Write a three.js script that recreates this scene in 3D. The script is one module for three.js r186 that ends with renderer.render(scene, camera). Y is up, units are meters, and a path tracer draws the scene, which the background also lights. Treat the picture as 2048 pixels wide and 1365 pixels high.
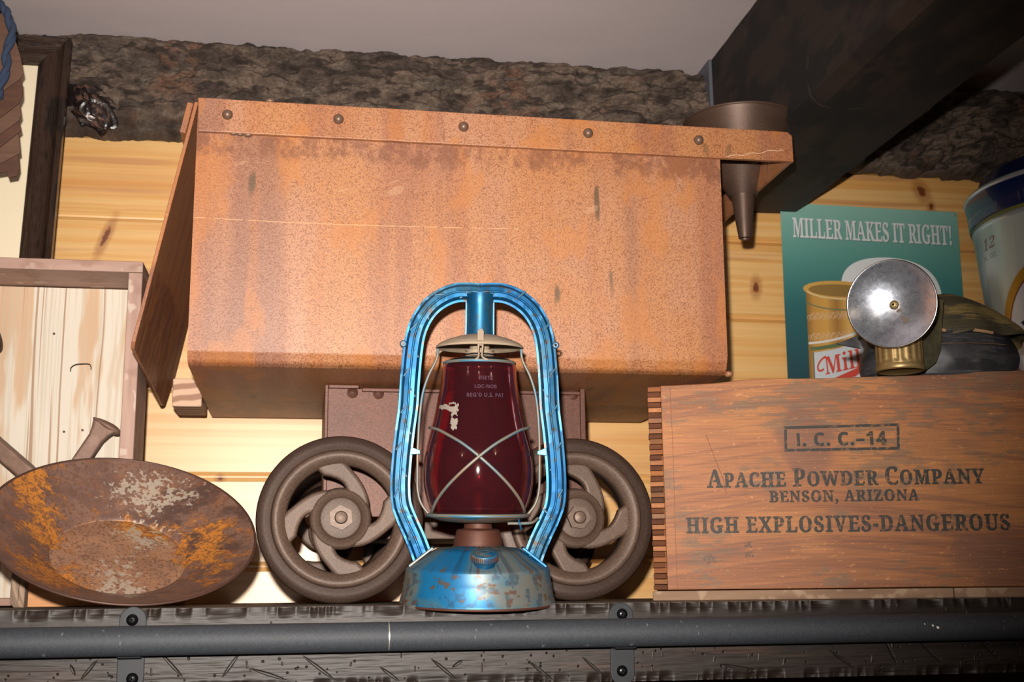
import * as THREE from 'three';
import { RoundedBoxGeometry } from 'three/addons/geometries/RoundedBoxGeometry.js';
import { mergeGeometries, mergeVertices, toCreasedNormals } from 'three/addons/utils/BufferGeometryUtils.js';
import { TextGeometry } from 'three/addons/geometries/TextGeometry.js';
import { FontLoader } from 'three/addons/loaders/FontLoader.js';

// ---------------------------------------------------------------- camera, lights, exposure
const V3 = (x, y, z) => new THREE.Vector3(x, y, z);
const scene = new THREE.Scene();
scene.background = new THREE.Color(0x000000);
const renderer = new THREE.WebGLRenderer({ antialias: true });
renderer.toneMapping = THREE.LinearToneMapping;
renderer.toneMappingExposure = 1.0;
renderer.shadowMap.enabled = true;

const FPX = 2450, SHELF = 1.60;                      // focal length in pixels of the 2048 x 1365 photograph, height of the shelf top
const YAW = 0.1678, PITCH = 0.2020, ROLL = -0.0109;
const EYE = V3(0, SHELF + 0.013, 2.0);
const FW = V3(Math.sin(YAW) * Math.cos(PITCH), Math.sin(PITCH), -Math.cos(YAW) * Math.cos(PITCH));
const R0 = V3(Math.cos(YAW), 0, Math.sin(YAW)), U0 = R0.clone().cross(FW);
const RT = R0.clone().multiplyScalar(Math.cos(ROLL)).addScaledVector(U0, Math.sin(ROLL));
const UPV = R0.clone().multiplyScalar(-Math.sin(ROLL)).addScaledVector(U0, Math.cos(ROLL));
const camera = new THREE.PerspectiveCamera(2 * Math.atan(682.5 / FPX) * 180 / Math.PI, 2048 / 1365, 0.02, 30);
camera.position.copy(EYE);
camera.up.copy(UPV);
camera.lookAt(EYE.clone().add(FW));
camera.focus = 1.45;
camera.userData.fStop = 11;
scene.add(camera);

// the flash on the photographer's camera, a hand's breadth above the lens
const FLASH = EYE.clone().addScaledVector(UPV, 0.085).addScaledVector(RT, -0.03);
const flash = new THREE.SpotLight(0xfff6ec, 15.5, 0, 0.62, 1.0, 2);
flash.name = 'camera_flash_light';
flash.position.copy(FLASH).addScaledVector(FW, 0.012);
flash.target.position.copy(FLASH).addScaledVector(FW.clone().addScaledVector(RT, -0.11).addScaledVector(UPV, -0.03), 2);
flash.castShadow = true; flash.shadow.radius = 0.7; flash.shadow.mapSize.set(2048, 2048);
scene.add(flash, flash.target);

// ---------------------------------------------------------------- helpers
const px2 = (v) => { const d = v.clone().sub(EYE), w = d.dot(FW); return [1024 + FPX * d.dot(RT) / w, 682.5 - FPX * d.dot(UPV) / w, w]; };
const ray = (px, py) => FW.clone().addScaledVector(RT, (px - 1024) / FPX).addScaledVector(UPV, -(py - 682.5) / FPX);
const P = (px, py, z) => { const d = ray(px, py); return EYE.clone().addScaledVector(d, (z - EYE.z) / d.z); };   // the point of the plane z = const behind a pixel
let seed = 7;
const rnd = () => { seed = (seed * 1664525 + 1013904223) >>> 0; return seed / 4294967296; };
const rr = (a, b) => a + (b - a) * rnd();
const clamp = (x, a = 0, b = 1) => Math.min(b, Math.max(a, x));
const mix = (a, b, t) => a + (b - a) * t;
const sstep = (a, b, x) => { const t = clamp((x - a) / (b - a)); return t * t * (3 - 2 * t); };
const PERM = new Uint16Array(8192), VAL = new Float64Array(4096);
for (let i = 0; i < 4096; i++) { PERM[i] = i; VAL[i] = rnd(); }
for (let i = 4095; i > 0; i--) { const j = Math.floor(rnd() * (i + 1)), k = PERM[i]; PERM[i] = PERM[j]; PERM[j] = k; }
for (let i = 0; i < 4096; i++) PERM[i + 4096] = PERM[i];
const hash = (x, y, s) => VAL[PERM[PERM[PERM[x & 4095] + (y & 4095)] + (Math.round(s * 131) & 4095)]];
const noise = (x, y, s = 0) => {
  const xi = Math.floor(x), yi = Math.floor(y), fx = x - xi, fy = y - yi, u = fx * fx * (3 - 2 * fx), v = fy * fy * (3 - 2 * fy);
  const q = (s * 131) & 4095, a = PERM[xi & 4095], b = PERM[(xi + 1) & 4095], y0 = yi & 4095, y1 = (yi + 1) & 4095;
  const p = VAL[PERM[PERM[a + y0] + q]], r = VAL[PERM[PERM[b + y0] + q]], m = VAL[PERM[PERM[a + y1] + q]], n = VAL[PERM[PERM[b + y1] + q]];
  const e = p + (r - p) * u;
  return e + (m + (n - m) * u - e) * v;
};
const fbm = (x, y, o = 4, s = 0) => { let a = 0.5, t = 0, n = 0; for (let i = 0; i < o; i++) { t += a * noise(x, y, s + i * 17); n += a; a *= 0.5; x = x * 2.03 + 3.1; y = y * 2.03 + 1.7; } return t / n; };
const lerpC = (a, b, t) => [mix(a[0], b[0], t), mix(a[1], b[1], t), mix(a[2], b[2], t)];
function texture(w, h, fn, srgb = true) {            // fn(u, v) -> sRGB 0..255 triple, v upwards
  const d = new Uint8Array(w * h * 4);
  for (let j = 0, o = 0; j < h; j++) for (let i = 0; i < w; i++, o += 4) {
    const c = fn((i + 0.5) / w, (j + 0.5) / h);
    d[o] = clamp(c[0], 0, 255); d[o + 1] = clamp(c[1], 0, 255); d[o + 2] = clamp(c[2], 0, 255); d[o + 3] = 255;
  }
  const t = new THREE.DataTexture(d, w, h);
  t.magFilter = THREE.LinearFilter; t.minFilter = THREE.LinearMipmapLinearFilter; t.generateMipmaps = true;
  t.wrapS = t.wrapT = THREE.MirroredRepeatWrapping;
  if (srgb) t.colorSpace = THREE.SRGBColorSpace;
  t.needsUpdate = true;
  return t;
}
const grey = (w, h, fn) => texture(w, h, (u, v) => { const g = fn(u, v) * 255; return [g, g, g]; }, false);
function canvas(w, h, draw, srgb = true) {
  const c = document.createElement('canvas'); c.width = w; c.height = h;
  const g = c.getContext('2d'); draw(g, w, h);
  const t = new THREE.CanvasTexture(c);
  if (srgb) t.colorSpace = THREE.SRGBColorSpace;
  t.wrapS = t.wrapT = THREE.ClampToEdgeWrapping;
  return t;
}
function pixels(g, w, h, fn) {                       // fn(x, y, [r,g,b]) -> [r,g,b]
  const im = g.getImageData(0, 0, w, h), d = im.data;
  for (let y = 0, o = 0; y < h; y++) for (let x = 0; x < w; x++, o += 4) { const c = fn(x, y, [d[o], d[o + 1], d[o + 2]]); d[o] = clamp(c[0], 0, 255); d[o + 1] = clamp(c[1], 0, 255); d[o + 2] = clamp(c[2], 0, 255); d[o + 3] = 255; }
  g.putImageData(im, 0, 0);
}
const M = (o) => new THREE.MeshStandardMaterial({ side: THREE.DoubleSide, ...o });
const MP = (o) => new THREE.MeshPhysicalMaterial({ side: THREE.DoubleSide, ...o });

const used = {};
const numbered = (n) => { const k = used[n] = (used[n] ?? -1) + 1; return k ? n + '_' + String(k).padStart(3, '0') : n; };
function shade(o) { o.castShadow = o.receiveShadow = true; return o; }
function thing(name, label, category, at = V3(0, 0, 0), group) {
  const o = new THREE.Group(); o.name = numbered(name); o.position.copy(at); o.userData = { label, category };
  if (group) o.userData.group = group;
  scene.add(o); return o;
}
function part(parent, name, geo, mat, label) {       // geometry in the parent's own axes
  const m = shade(new THREE.Mesh(geo, mat)); m.name = name; if (label) m.userData.label = label;
  parent.add(m); return m;
}
const base = (o) => { const v = V3(0, 0, 0); for (let p = o; p && p !== scene; p = p.parent) v.add(p.position); return v; };
const partW = (parent, name, geo, mat, label) => { const b = base(parent); return part(parent, name, geo.translate(-b.x, -b.y, -b.z), mat, label); };   // geometry in world axes
function struct(name, geo, mat, label) {
  const m = shade(new THREE.Mesh(geo, mat)); m.name = numbered(name); m.userData = { kind: 'structure', label, category: name.split('_')[0] };
  scene.add(m); return m;
}
function uvBox(g, per = 1, ox = 0, oy = 0, turn = false) {    // uv in metres / per, from the face's main direction; turn swaps u and v
  g = g.index ? g.toNonIndexed() : g;
  const p = g.attributes.position, uv = new Float32Array(p.count * 2), a = V3(), b = V3(), c = V3();
  for (let i = 0; i < p.count; i += 3) {
    a.fromBufferAttribute(p, i); b.fromBufferAttribute(p, i + 1); c.fromBufferAttribute(p, i + 2);
    const n = b.clone().sub(a).cross(c.clone().sub(a)), x = Math.abs(n.x), y = Math.abs(n.y), z = Math.abs(n.z);
    [a, b, c].forEach((q, k) => {
      let [u, v] = z >= x && z >= y ? [q.x, q.y] : x >= y ? [q.z, q.y] : [q.x, q.z];
      if (turn) [u, v] = [v, u];
      uv[(i + k) * 2] = u / per + ox; uv[(i + k) * 2 + 1] = v / per + oy;
    });
  }
  g.setAttribute('uv', new THREE.BufferAttribute(uv, 2));
  return g;
}
function uvPlane(g, x0, y0, w, h) {                  // planar uv over the x, y rectangle
  const p = g.attributes.position, uv = new Float32Array(p.count * 2);
  for (let i = 0; i < p.count; i++) { uv[i * 2] = (p.getX(i) - x0) / w; uv[i * 2 + 1] = (p.getY(i) - y0) / h; }
  g.setAttribute('uv', new THREE.BufferAttribute(uv, 2));
  return g;
}
const slab = (x0, x1, y0, y1, z0, z1, r = 0.002, seg = 2) => new RoundedBoxGeometry(x1 - x0, y1 - y0, z1 - z0, seg, Math.min(r, (x1 - x0) / 2.05, (y1 - y0) / 2.05, (z1 - z0) / 2.05)).translate((x0 + x1) / 2, (y0 + y1) / 2, (z0 + z1) / 2);
const lathe = (pts, seg = 64) => new THREE.LatheGeometry(pts.map(([r, y]) => new THREE.Vector2(Math.max(r, 1e-5), y)), seg);
const tube = (pts, r, n = 40, k = 8, closed = false) => new THREE.TubeGeometry(new THREE.CatmullRomCurve3(pts, closed, 'centripetal'), n, r, k, closed);
const cyl = (r, h, seg = 24, r2 = r) => new THREE.CylinderGeometry(r2, r, h, seg);
function extrude(pts, depth, bevel = 0.001, seg = 1) {   // pts: [x, y] outline; z from 0 to depth
  const s = new THREE.Shape(pts.map(([x, y]) => new THREE.Vector2(x, y)));
  return new THREE.ExtrudeGeometry(s, { depth: Math.max(depth - 2 * bevel, 1e-4), bevelEnabled: bevel > 0, bevelThickness: bevel, bevelSize: bevel, bevelOffset: -bevel, bevelSegments: seg, curveSegments: 12 }).translate(0, 0, bevel);
}
function grid(nu, nv, fn, closeU = false) {          // fn(u, v) -> Vector3 (+ uv in fn.uv)
  const pos = [], uv = [], idx = [];
  for (let j = 0; j <= nv; j++) for (let i = 0; i <= nu; i++) { const p = fn(i / nu, j / nv); pos.push(p.x, p.y, p.z); uv.push(i / nu, j / nv); }
  for (let j = 0; j < nv; j++) for (let i = 0; i < nu; i++) { const a = j * (nu + 1) + i, b = a + 1, c = a + nu + 1, d = c + 1; idx.push(a, b, d, a, d, c); }
  const g = new THREE.BufferGeometry();
  g.setAttribute('position', new THREE.Float32BufferAttribute(pos, 3)); g.setAttribute('uv', new THREE.Float32BufferAttribute(uv, 2)); g.setIndex(idx);
  g.computeVertexNormals();
  return g;
}
const merged = (list) => mergeGeometries(list.map((g) => { g = g.index ? g.toNonIndexed() : g; for (const k of Object.keys(g.attributes)) if (!['position', 'normal', 'uv'].includes(k)) g.deleteAttribute(k); return g; }));
function sweep(path, profile) {                      // path: Vector2[] in the x, y plane; profile: closed [[across, depth]]
  const n = path.length, k = profile.length, pos = [], uv = [], idx = [];
  let s = 0;
  for (let i = 0; i < n; i++) {
    const a = path[Math.max(0, i - 1)], b = path[Math.min(n - 1, i + 1)], t = b.clone().sub(a).normalize();
    if (i) s += path[i].distanceTo(path[i - 1]);
    let q = 0;
    for (let j = 0; j <= k; j++) {
      const [w, d] = profile[j % k], [w0, d0] = profile[(j + k - 1) % k];
      if (j) q += Math.hypot(w - w0, d - d0);
      pos.push(path[i].x - t.y * w, path[i].y + t.x * w, d); uv.push(s, q);
    }
  }
  for (let i = 0; i < n - 1; i++) for (let j = 0; j < k; j++) { const a = i * (k + 1) + j, b = a + 1, c = a + k + 1, d = c + 1; idx.push(a, c, d, a, d, b); }
  const g = new THREE.BufferGeometry();
  g.setAttribute('position', new THREE.Float32BufferAttribute(pos, 3)); g.setAttribute('uv', new THREE.Float32BufferAttribute(uv, 2)); g.setIndex(idx);
  return toCreasedNormals(g, 0.5);
}

// ---------------------------------------------------------------- surfaces
const WX0 = P(0, 700, 0).x - 0.1, WX1 = P(2048, 700, 0).x + 0.1, WALLW = WX1 - WX0;
const WY0 = SHELF - 0.06, WALLH = WALLW / 2;
const BOARD = 0.1412, G0 = P(330, 435, 0).y;        // height of one wall board, height of the topmost joint seen
const knots = [[211, 474, 0.005, 0.022, -0.36], [1843, 383, 0.009, 0.014, 0.5], [1862, 413, 0.005, 0.007, 0], [440, 957, 0.005, 0.004, 0], [1512, 575, 0.012, 0.006, 1.5]].map(([x, y, a, b, t]) => { const p = P(x, y, 0); return [p.x, p.y, a, b, t]; });
const pineTex = texture(2048, 1024, (u, v) => {
  const x = WX0 + u * WALLW, y = WY0 + v * WALLH, row = Math.floor((y - G0) / BOARD + 50);
  let warp = 0, dark = 0;
  for (const [kx, ky, a, b, t] of knots) {
    const dx = x - kx, dy = y - ky, c = Math.cos(t), s = Math.sin(t), p = (dx * c + dy * s) / a, q = (-dx * s + dy * c) / b, d = Math.sqrt(p * p + q * q);
    if (d < 6) { warp += Math.exp(-d * 0.8) * Math.sign(dy) * 0.012; dark = Math.max(dark, sstep(1.25, 0.45, d + 0.5 * (fbm(x * 300, y * 300, 2) - 0.5)) , 0.32 * sstep(2.6, 1, d)); }
  }
  const yy = y + warp + 0.006 * (fbm(x * 1.7, y * 4, 3, row) - 0.5);
  const ring = fbm(x * 1.2 + row * 9.3, yy * 130, 3, 5 + row), fine = fbm(x * 9, y * 900, 2, 9), broad = fbm(x * 2.2 + row * 3.7, y * 22, 3, 21 + row);
  let c = lerpC([238, 200, 138], [228, 178, 106], sstep(0.35, 0.75, ring));
  c = lerpC(c, [214, 154, 88], 0.45 * sstep(0.58, 0.8, broad));
  c = lerpC(c, [186, 136, 108], 0.4 * sstep(0.66, 0.82, fbm(x * 3 + row, y * 60, 3, 40 + row)));
  c = c.map((k) => k * (0.95 + 0.08 * fine));
  return lerpC(c, [118, 60, 26], dark);
});
const pine = MP({ map: pineTex, roughness: 0.44, clearcoat: 1.0, clearcoatRoughness: 0.36, color: 0xf4e8d8 });

const rustNoise = (x, y) => {
  const sp = noise(x * 900, y * 900, 3) * 0.55 + noise(x * 1700, y * 1700, 4) * 0.45;
  return sp;
};
const SCUFF = [[0.258, 0.234, 0.012, 0.006], [0.255, 0.246, 0.008, 0.0015], [0.282, 0.165, 0.006, 0.0015], [0.19, 0.232, 0.008, 0.0016], [0.52, 0.22, 0.01, 0.006], [0.43, 0.094, 0.005, 0.004], [0.06, 0.262, 0.01, 0.003]];
const binTex = texture(2048, 1024, (u, v) => {
  const x = u * 0.78, y = v * 0.39;
  const streak = fbm(x * 16, y * 1.5, 4, 61), streak2 = fbm(x * 50, y * 3, 3, 66), cloud = fbm(x * 9, y * 7, 4, 71), sp = rustNoise(x, y);
  let c = lerpC([200, 152, 122], [202, 146, 98], sstep(0.38, 0.7, cloud));
  c = lerpC(c, [170, 116, 92], 0.7 * sstep(0.5, 0.68, streak));
  c = lerpC(c, [146, 108, 98], 0.6 * sstep(0.6, 0.75, fbm(x * 11 + 4, y * 1.1, 3, 91)));
  c = lerpC(c, [196, 132, 86], 0.4 * sstep(0.5, 0.7, streak2));
  c = lerpC(c, [128, 78, 50], 0.7 * sstep(0.5, 0.74, sp));
  c = lerpC(c, [206, 134, 66], 0.45 * sstep(0.58, 0.7, fbm(x * 26, y * 12, 5, 201)));
  c = lerpC(c, [206, 152, 110], 0.35 * sstep(0.44, 0.22, sp));
  c = lerpC(c, [104, 84, 62], 0.8 * sstep(0.78, 0.86, fbm(x * 40, y * 9, 3, 120)));
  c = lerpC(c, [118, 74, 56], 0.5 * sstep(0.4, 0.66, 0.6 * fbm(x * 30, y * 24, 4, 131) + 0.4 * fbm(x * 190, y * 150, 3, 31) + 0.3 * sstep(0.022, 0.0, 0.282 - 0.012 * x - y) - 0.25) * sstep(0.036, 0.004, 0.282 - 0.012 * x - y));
  const line = Math.abs(y - 0.187 + 0.002 * Math.sin(x * 9)) < 0.0006 && x < 0.42 && noise(x * 120, 2, 5) > 0.25; // the scratch across the panel
  if (line) c = lerpC(c, [226, 188, 140], 0.7);
  for (const [sx, sy, a, b] of SCUFF) { const d0 = Math.hypot((x - sx) / a, (y - sy - 0.4 * (x - sx)) / b); if (d0 > 1.7) continue; const d = d0 + 1.1 * (fbm(x * 160, y * 160, 3, 7) - 0.5); if (d < 1) c = lerpC(c, [214, 178, 146], 0.42 * sstep(1, 0.6, d)); }
  return c;
});
const binBump = grey(1024, 512, (u, v) => 0.5 + 0.4 * (rustNoise(u * 0.78, v * 0.39) - 0.5) + 0.2 * (fbm(u * 60, v * 30, 3, 8) - 0.5));
const rust = M({ map: binTex, roughness: 0.52, metalness: 0.0, bumpMap: binBump, bumpScale: 0.0006, color: 0xdcd0c6 });
const rustDarkTex = texture(512, 512, (u, v) => {
  const x = u * 0.3, y = v * 0.3, sp = rustNoise(x, y), cl = fbm(x * 22, y * 22, 4, 33);
  let c = lerpC([112, 80, 72], [130, 90, 74], cl);
  c = lerpC(c, [82, 54, 46], 0.6 * sstep(0.5, 0.75, sp));
  return lerpC(c, [152, 116, 102], 0.5 * sstep(0.4, 0.2, sp));
});
const rustDark = M({ map: rustDarkTex, color: 0xbfa99c, roughness: 0.5, metalness: 0.25, bumpMap: rustDarkTex, bumpScale: 0.0005 });
const ironTex = texture(512, 512, (u, v) => {
  const x = u * 0.3, y = v * 0.3, sp = noise(x * 900, y * 900, 3), cl = fbm(x * 20, y * 20, 4, 12);
  let c = lerpC([112, 98, 90], [136, 118, 106], cl);
  return c.map((k) => k * (0.88 + 0.24 * sp));
});
const iron = M({ map: ironTex, color: 0xb4a59a, roughness: 0.55, metalness: 0.2, bumpMap: ironTex, bumpScale: 0.0006 });
const ironTread = M({ map: ironTex, color: 0x8f807a, roughness: 0.5, metalness: 0.3, bumpMap: ironTex, bumpScale: 0.0004 });
const nutMat = M({ map: ironTex, color: 0xd0c4ba, roughness: 0.5, metalness: 0.35 });

// ---------------------------------------------------------------- the room
const CEIL = P(760, 108, 0.03).y;
const wallBack = struct('wall_back', slab(-3, 3.4, 0, CEIL, -0.16, -0.022, 0.001), M({ color: 0x6a4a2a, roughness: 0.8 }), 'back wall clad in varnished pine boards');
{
  const prof = (h) => [[0, -0.02], [0, -0.0058], [0.0034, -0.0052], [0.0036, -0.006], [0.0092, 0], [h - 0.0066, 0], [h - 0.0004, -0.0058], [h - 0.0004, -0.02]];   // bead, bevel, face, bevel
  let k = 0;
  for (let i = -5; i <= 3; i++) {
    const y0 = G0 + i * BOARD, y1 = Math.min(y0 + BOARD, CEIL), s = new THREE.Shape(prof(y1 - y0).map(([y, z]) => new THREE.Vector2(-z, y)));
    if (y1 <= y0 + 0.03) continue;
    let g = new THREE.ExtrudeGeometry(s, { depth: 6.3, bevelEnabled: false }).rotateY(Math.PI / 2).translate(-2.95, y0 - 0.0035, 0);
    g = uvPlane(g, WX0, WY0, WALLW, WALLH);
    const b = part(wallBack, 'board', g, pine); b.userData = {}; k++;
  }
}
struct('ceiling', slab(-3, 3.4, CEIL, CEIL + 0.1, -0.16, 5.2, 0.001), M({ color: 0xd2c4c5, roughness: 0.85, bumpMap: grey(512, 512, (u, v) => fbm(u * 60, v * 60, 3, 4)), bumpScale: 0.0008 }), 'smooth mauve grey plaster ceiling');
struct('floor', slab(-3, 3.4, -0.1, 0, -0.16, 5.2, 0.001), M({ color: 0x5a4636, roughness: 0.7 }), 'brown floor below the shelf');
struct('wall_left', slab(-3.1, -3, 0, CEIL, -0.16, 5.2, 0.001), M({ color: 0x8a7460, roughness: 0.8 }), 'side wall of the room');
struct('wall_right', slab(3.4, 3.5, 0, CEIL, -0.16, 5.2, 0.001), M({ color: 0x8a7460, roughness: 0.8 }), 'far side wall of the room');
struct('wall_front', slab(-3.1, 3.5, 0, CEIL, 5.2, 5.3, 0.001), M({ color: 0x8a7460, roughness: 0.8 }), 'wall across the room from the shelf');

// the room's own lamps, behind the photographer
for (const [x, z, where] of [[-1.9, 2.9, 'beside the side wall'], [-0.3, 3.6, 'in the middle of the room'], [1.5, 3.1, 'towards the far side wall']]) {
  const t = thing('ceiling_lamp', 'small round globe lamp under the plaster ceiling ' + where, 'lamp', V3(x, CEIL, z), 'globe lamps on the ceiling');
  part(t, 'canopy', lathe([[0, 0], [0.06, 0], [0.055, -0.015], [0.012, -0.02], [0.012, -0.05]], 24), M({ color: 0x3a3632, roughness: 0.4, metalness: 0.8 }));
  part(t, 'bulb', new THREE.SphereGeometry(0.05, 24, 16).translate(0, -0.095, 0), M({ color: 0xfff0dc, emissive: 0xffe2bc, emissiveIntensity: 6 }));
  const l = new THREE.PointLight(0xffe0bd, 0.35); l.position.set(x, CEIL - 0.095, z); l.castShadow = true; l.shadow.radius = 2.4; l.name = 'ceiling_lamp_light'; scene.add(l);
}
{ // the flash head itself
  const t = thing('camera_flash', 'small black flash head with a glowing window', 'flash', FLASH.clone());
  t.lookAt(FLASH.clone().add(FW));
  part(t, 'housing', new RoundedBoxGeometry(0.06, 0.036, 0.03, 2, 0.004).translate(0, 0, -0.02), M({ color: 0x151515, roughness: 0.6 }));
  part(t, 'flash_window_lamp', new RoundedBoxGeometry(0.05, 0.026, 0.004, 2, 0.0015).translate(0, 0, -0.002), M({ color: 0xffffff, emissive: 0xffffff, emissiveIntensity: 20 }));
}

// ---------------------------------------------------------------- the bark slab over the boards and the dark beam
{
  const yTop = CEIL, yBot = P(250, 279, 0.02).y, x0 = -2.9, x1 = 3.3, H = yTop - yBot;
  const rug = (x, y) => { const w = 0.06 * (fbm(x * 7, y * 12, 4, 3) - 0.5), r = 1 - Math.abs(2 * fbm(x * 17 + 6 * w, (y + w) * 48, 5, 11) - 1), q = fbm((x + w) * 34, (y + 0.4 * w) * 95, 4, 29); return 0.55 * (1 - r * r * r) + 0.45 * sstep(0.3, 0.62, q); };
  const tex = texture(2048, 512, (u, v) => {
    const x = WX0 + u * WALLW, y = yBot + v * H, r = rug(x, y), n = fbm(x * 30, y * 50, 4, 91), red = sstep(0.56, 0.7, fbm(x * 9, y * 9, 4, 55)), fine = noise(x * 500, y * 700, 2);
    let c = lerpC([66, 54, 47], [104, 88, 76], sstep(0.3, 0.7, n));
    c = lerpC(c, [44, 34, 28], 0.8 * sstep(0.46, 0.3, fbm(x * 40, y * 120, 4, 17)));
    c = lerpC(c, [112, 78, 60], 0.6 * red * sstep(0.45, 0.6, fbm(x * 70, y * 110, 3, 5)));
    c = lerpC(c, [112, 104, 92], 0.35 * sstep(0.6, 0.75, fbm(x * 22, y * 40, 3, 77)));
    return c.map((k) => k * (0.82 + 0.3 * fine));
  });
  const g = grid(1150, 84, (u, v) => {
    const x = mix(WX0 - 0.25, WX1 + 0.25, u), th = mix(-0.35, 1.15, v), wav = 0.010 * (fbm(x * 5, 1, 3, 8) - 0.5);
    const y = yBot + H * v + (1 - v) * (wav + 0.012 * (fbm(x * 30, 3, 3, 9) - 0.5));
    const bulge = 0.012 + 0.06 * Math.sqrt(Math.max(0, 1 - Math.pow(2 * v - 1, 4)));
    return V3(x, y, bulge + 0.026 * (rug(x, y) - 0.5) + 0.008 * (fbm(x * 90, y * 120, 2, 6) - 0.5));
  });
  uvPlane(g, WX0, yBot, WALLW, H);
  const log = struct('bark_log', g, M({ map: tex, roughness: 0.85, bumpMap: tex, bumpScale: 0.003 }), 'rough grey brown bark slab running under the ceiling');
  log.userData.category = 'log';
  // resin knot beside the picture frame
  const kp = P(178, 205, 0.075);
  const kg = grid(60, 40, (u, v) => {
    const a = u * Math.PI * 2, b = v * Math.PI / 2, n = 1 + 0.55 * (fbm(Math.cos(a) * 3 + 9, Math.sin(a) * 3 + v * 4, 4, 2) - 0.5);
    return V3(kp.x + 0.036 * Math.sin(b) * Math.cos(a) * n - 0.02 * Math.sin(b) * Math.sin(a), kp.y + 0.044 * Math.sin(b) * Math.sin(a) * n, kp.z - 0.012 + 0.014 * Math.cos(b) * n);
  });
  part(log, 'resin_knot', kg, M({ map: texture(256, 256, (u, v) => lerpC([26, 20, 20], [96, 70, 58], sstep(0.5, 0.75, fbm(u * 9, v * 9, 4, 4)))), roughness: 0.3 }), 'black resin knot');
  // pale cut edge of the slab above the picture frame
  const beamL = P(1424, 300, 0.07).x, bR = P(1640, 402, 0.08), zB0 = 0.0;
  const beamTex = texture(512, 512, (u, v) => {
    const n = fbm(u * 4, v * 40, 4, 5), m = fbm(u * 14, v * 14, 4, 8);
    let c = lerpC([38, 29, 24], [54, 42, 35], n);
    c = lerpC(c, [24, 22, 21], sstep(0.45, 0.7, m));
    return lerpC(c, [84, 72, 58], 0.6 * sstep(0.8, 0.9, fbm(u * 60, v * 20, 3, 44)));
  });
  const beamM = M({ map: beamTex, roughness: 0.75, bumpMap: beamTex, bumpScale: 0.004 });
  const L = 3.4, secN = 44;
  const bg = grid(secN, 170, (u, v) => {          // hand-hewn section swept towards the room
    const z = zB0 + L * v, w = bR.x - beamL, h = CEIL - bR.y, pr = u * (2 * h + w);
    let x, y; const ch = 0.007 + 0.006 * noise(z * 42, 1, 3);
    if (pr < h) { x = beamL; y = CEIL - pr; } else if (pr < h + w) { x = beamL + (pr - h); y = bR.y; } else { x = bR.x; y = bR.y + (pr - h - w); }
    const dl = Math.hypot(x - beamL, y - bR.y), dr = Math.hypot(x - bR.x, y - bR.y);
    if (dl < 0.016) { x += (ch) * (1 - dl / 0.016) * 0.8; y += ch * (1 - dl / 0.016) * 0.8; }
    if (dr < 0.016) { x -= ch * (1 - dr / 0.016) * 0.8; y += ch * (1 - dr / 0.016) * 0.8; }
    const d = 0.003 * (fbm(z * 18, pr * 18, 3, 4) - 0.5);
    return V3(x + d, y + d, z);
  });
  { const p = bg.attributes.position, uv = bg.attributes.uv; for (let i = 0; i < p.count; i++) uv.setXY(i, p.getZ(i) / 0.8, (p.getX(i) + p.getY(i)) / 0.5); }
  const beam = struct('ceiling_beam', toCreasedNormals(bg, 0.45), beamM, 'dark hewn timber beam crossing the ceiling');
  beam.userData.category = 'beam';
  part(beam, 'end_strip', slab(beamL - 0.006, beamL, P(1420, 232, 0.075).y, CEIL, 0.02, 0.09, 0.001), M({ color: 0x5a5c64, roughness: 0.5 }), 'grey strip against the bark');
}

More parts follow.
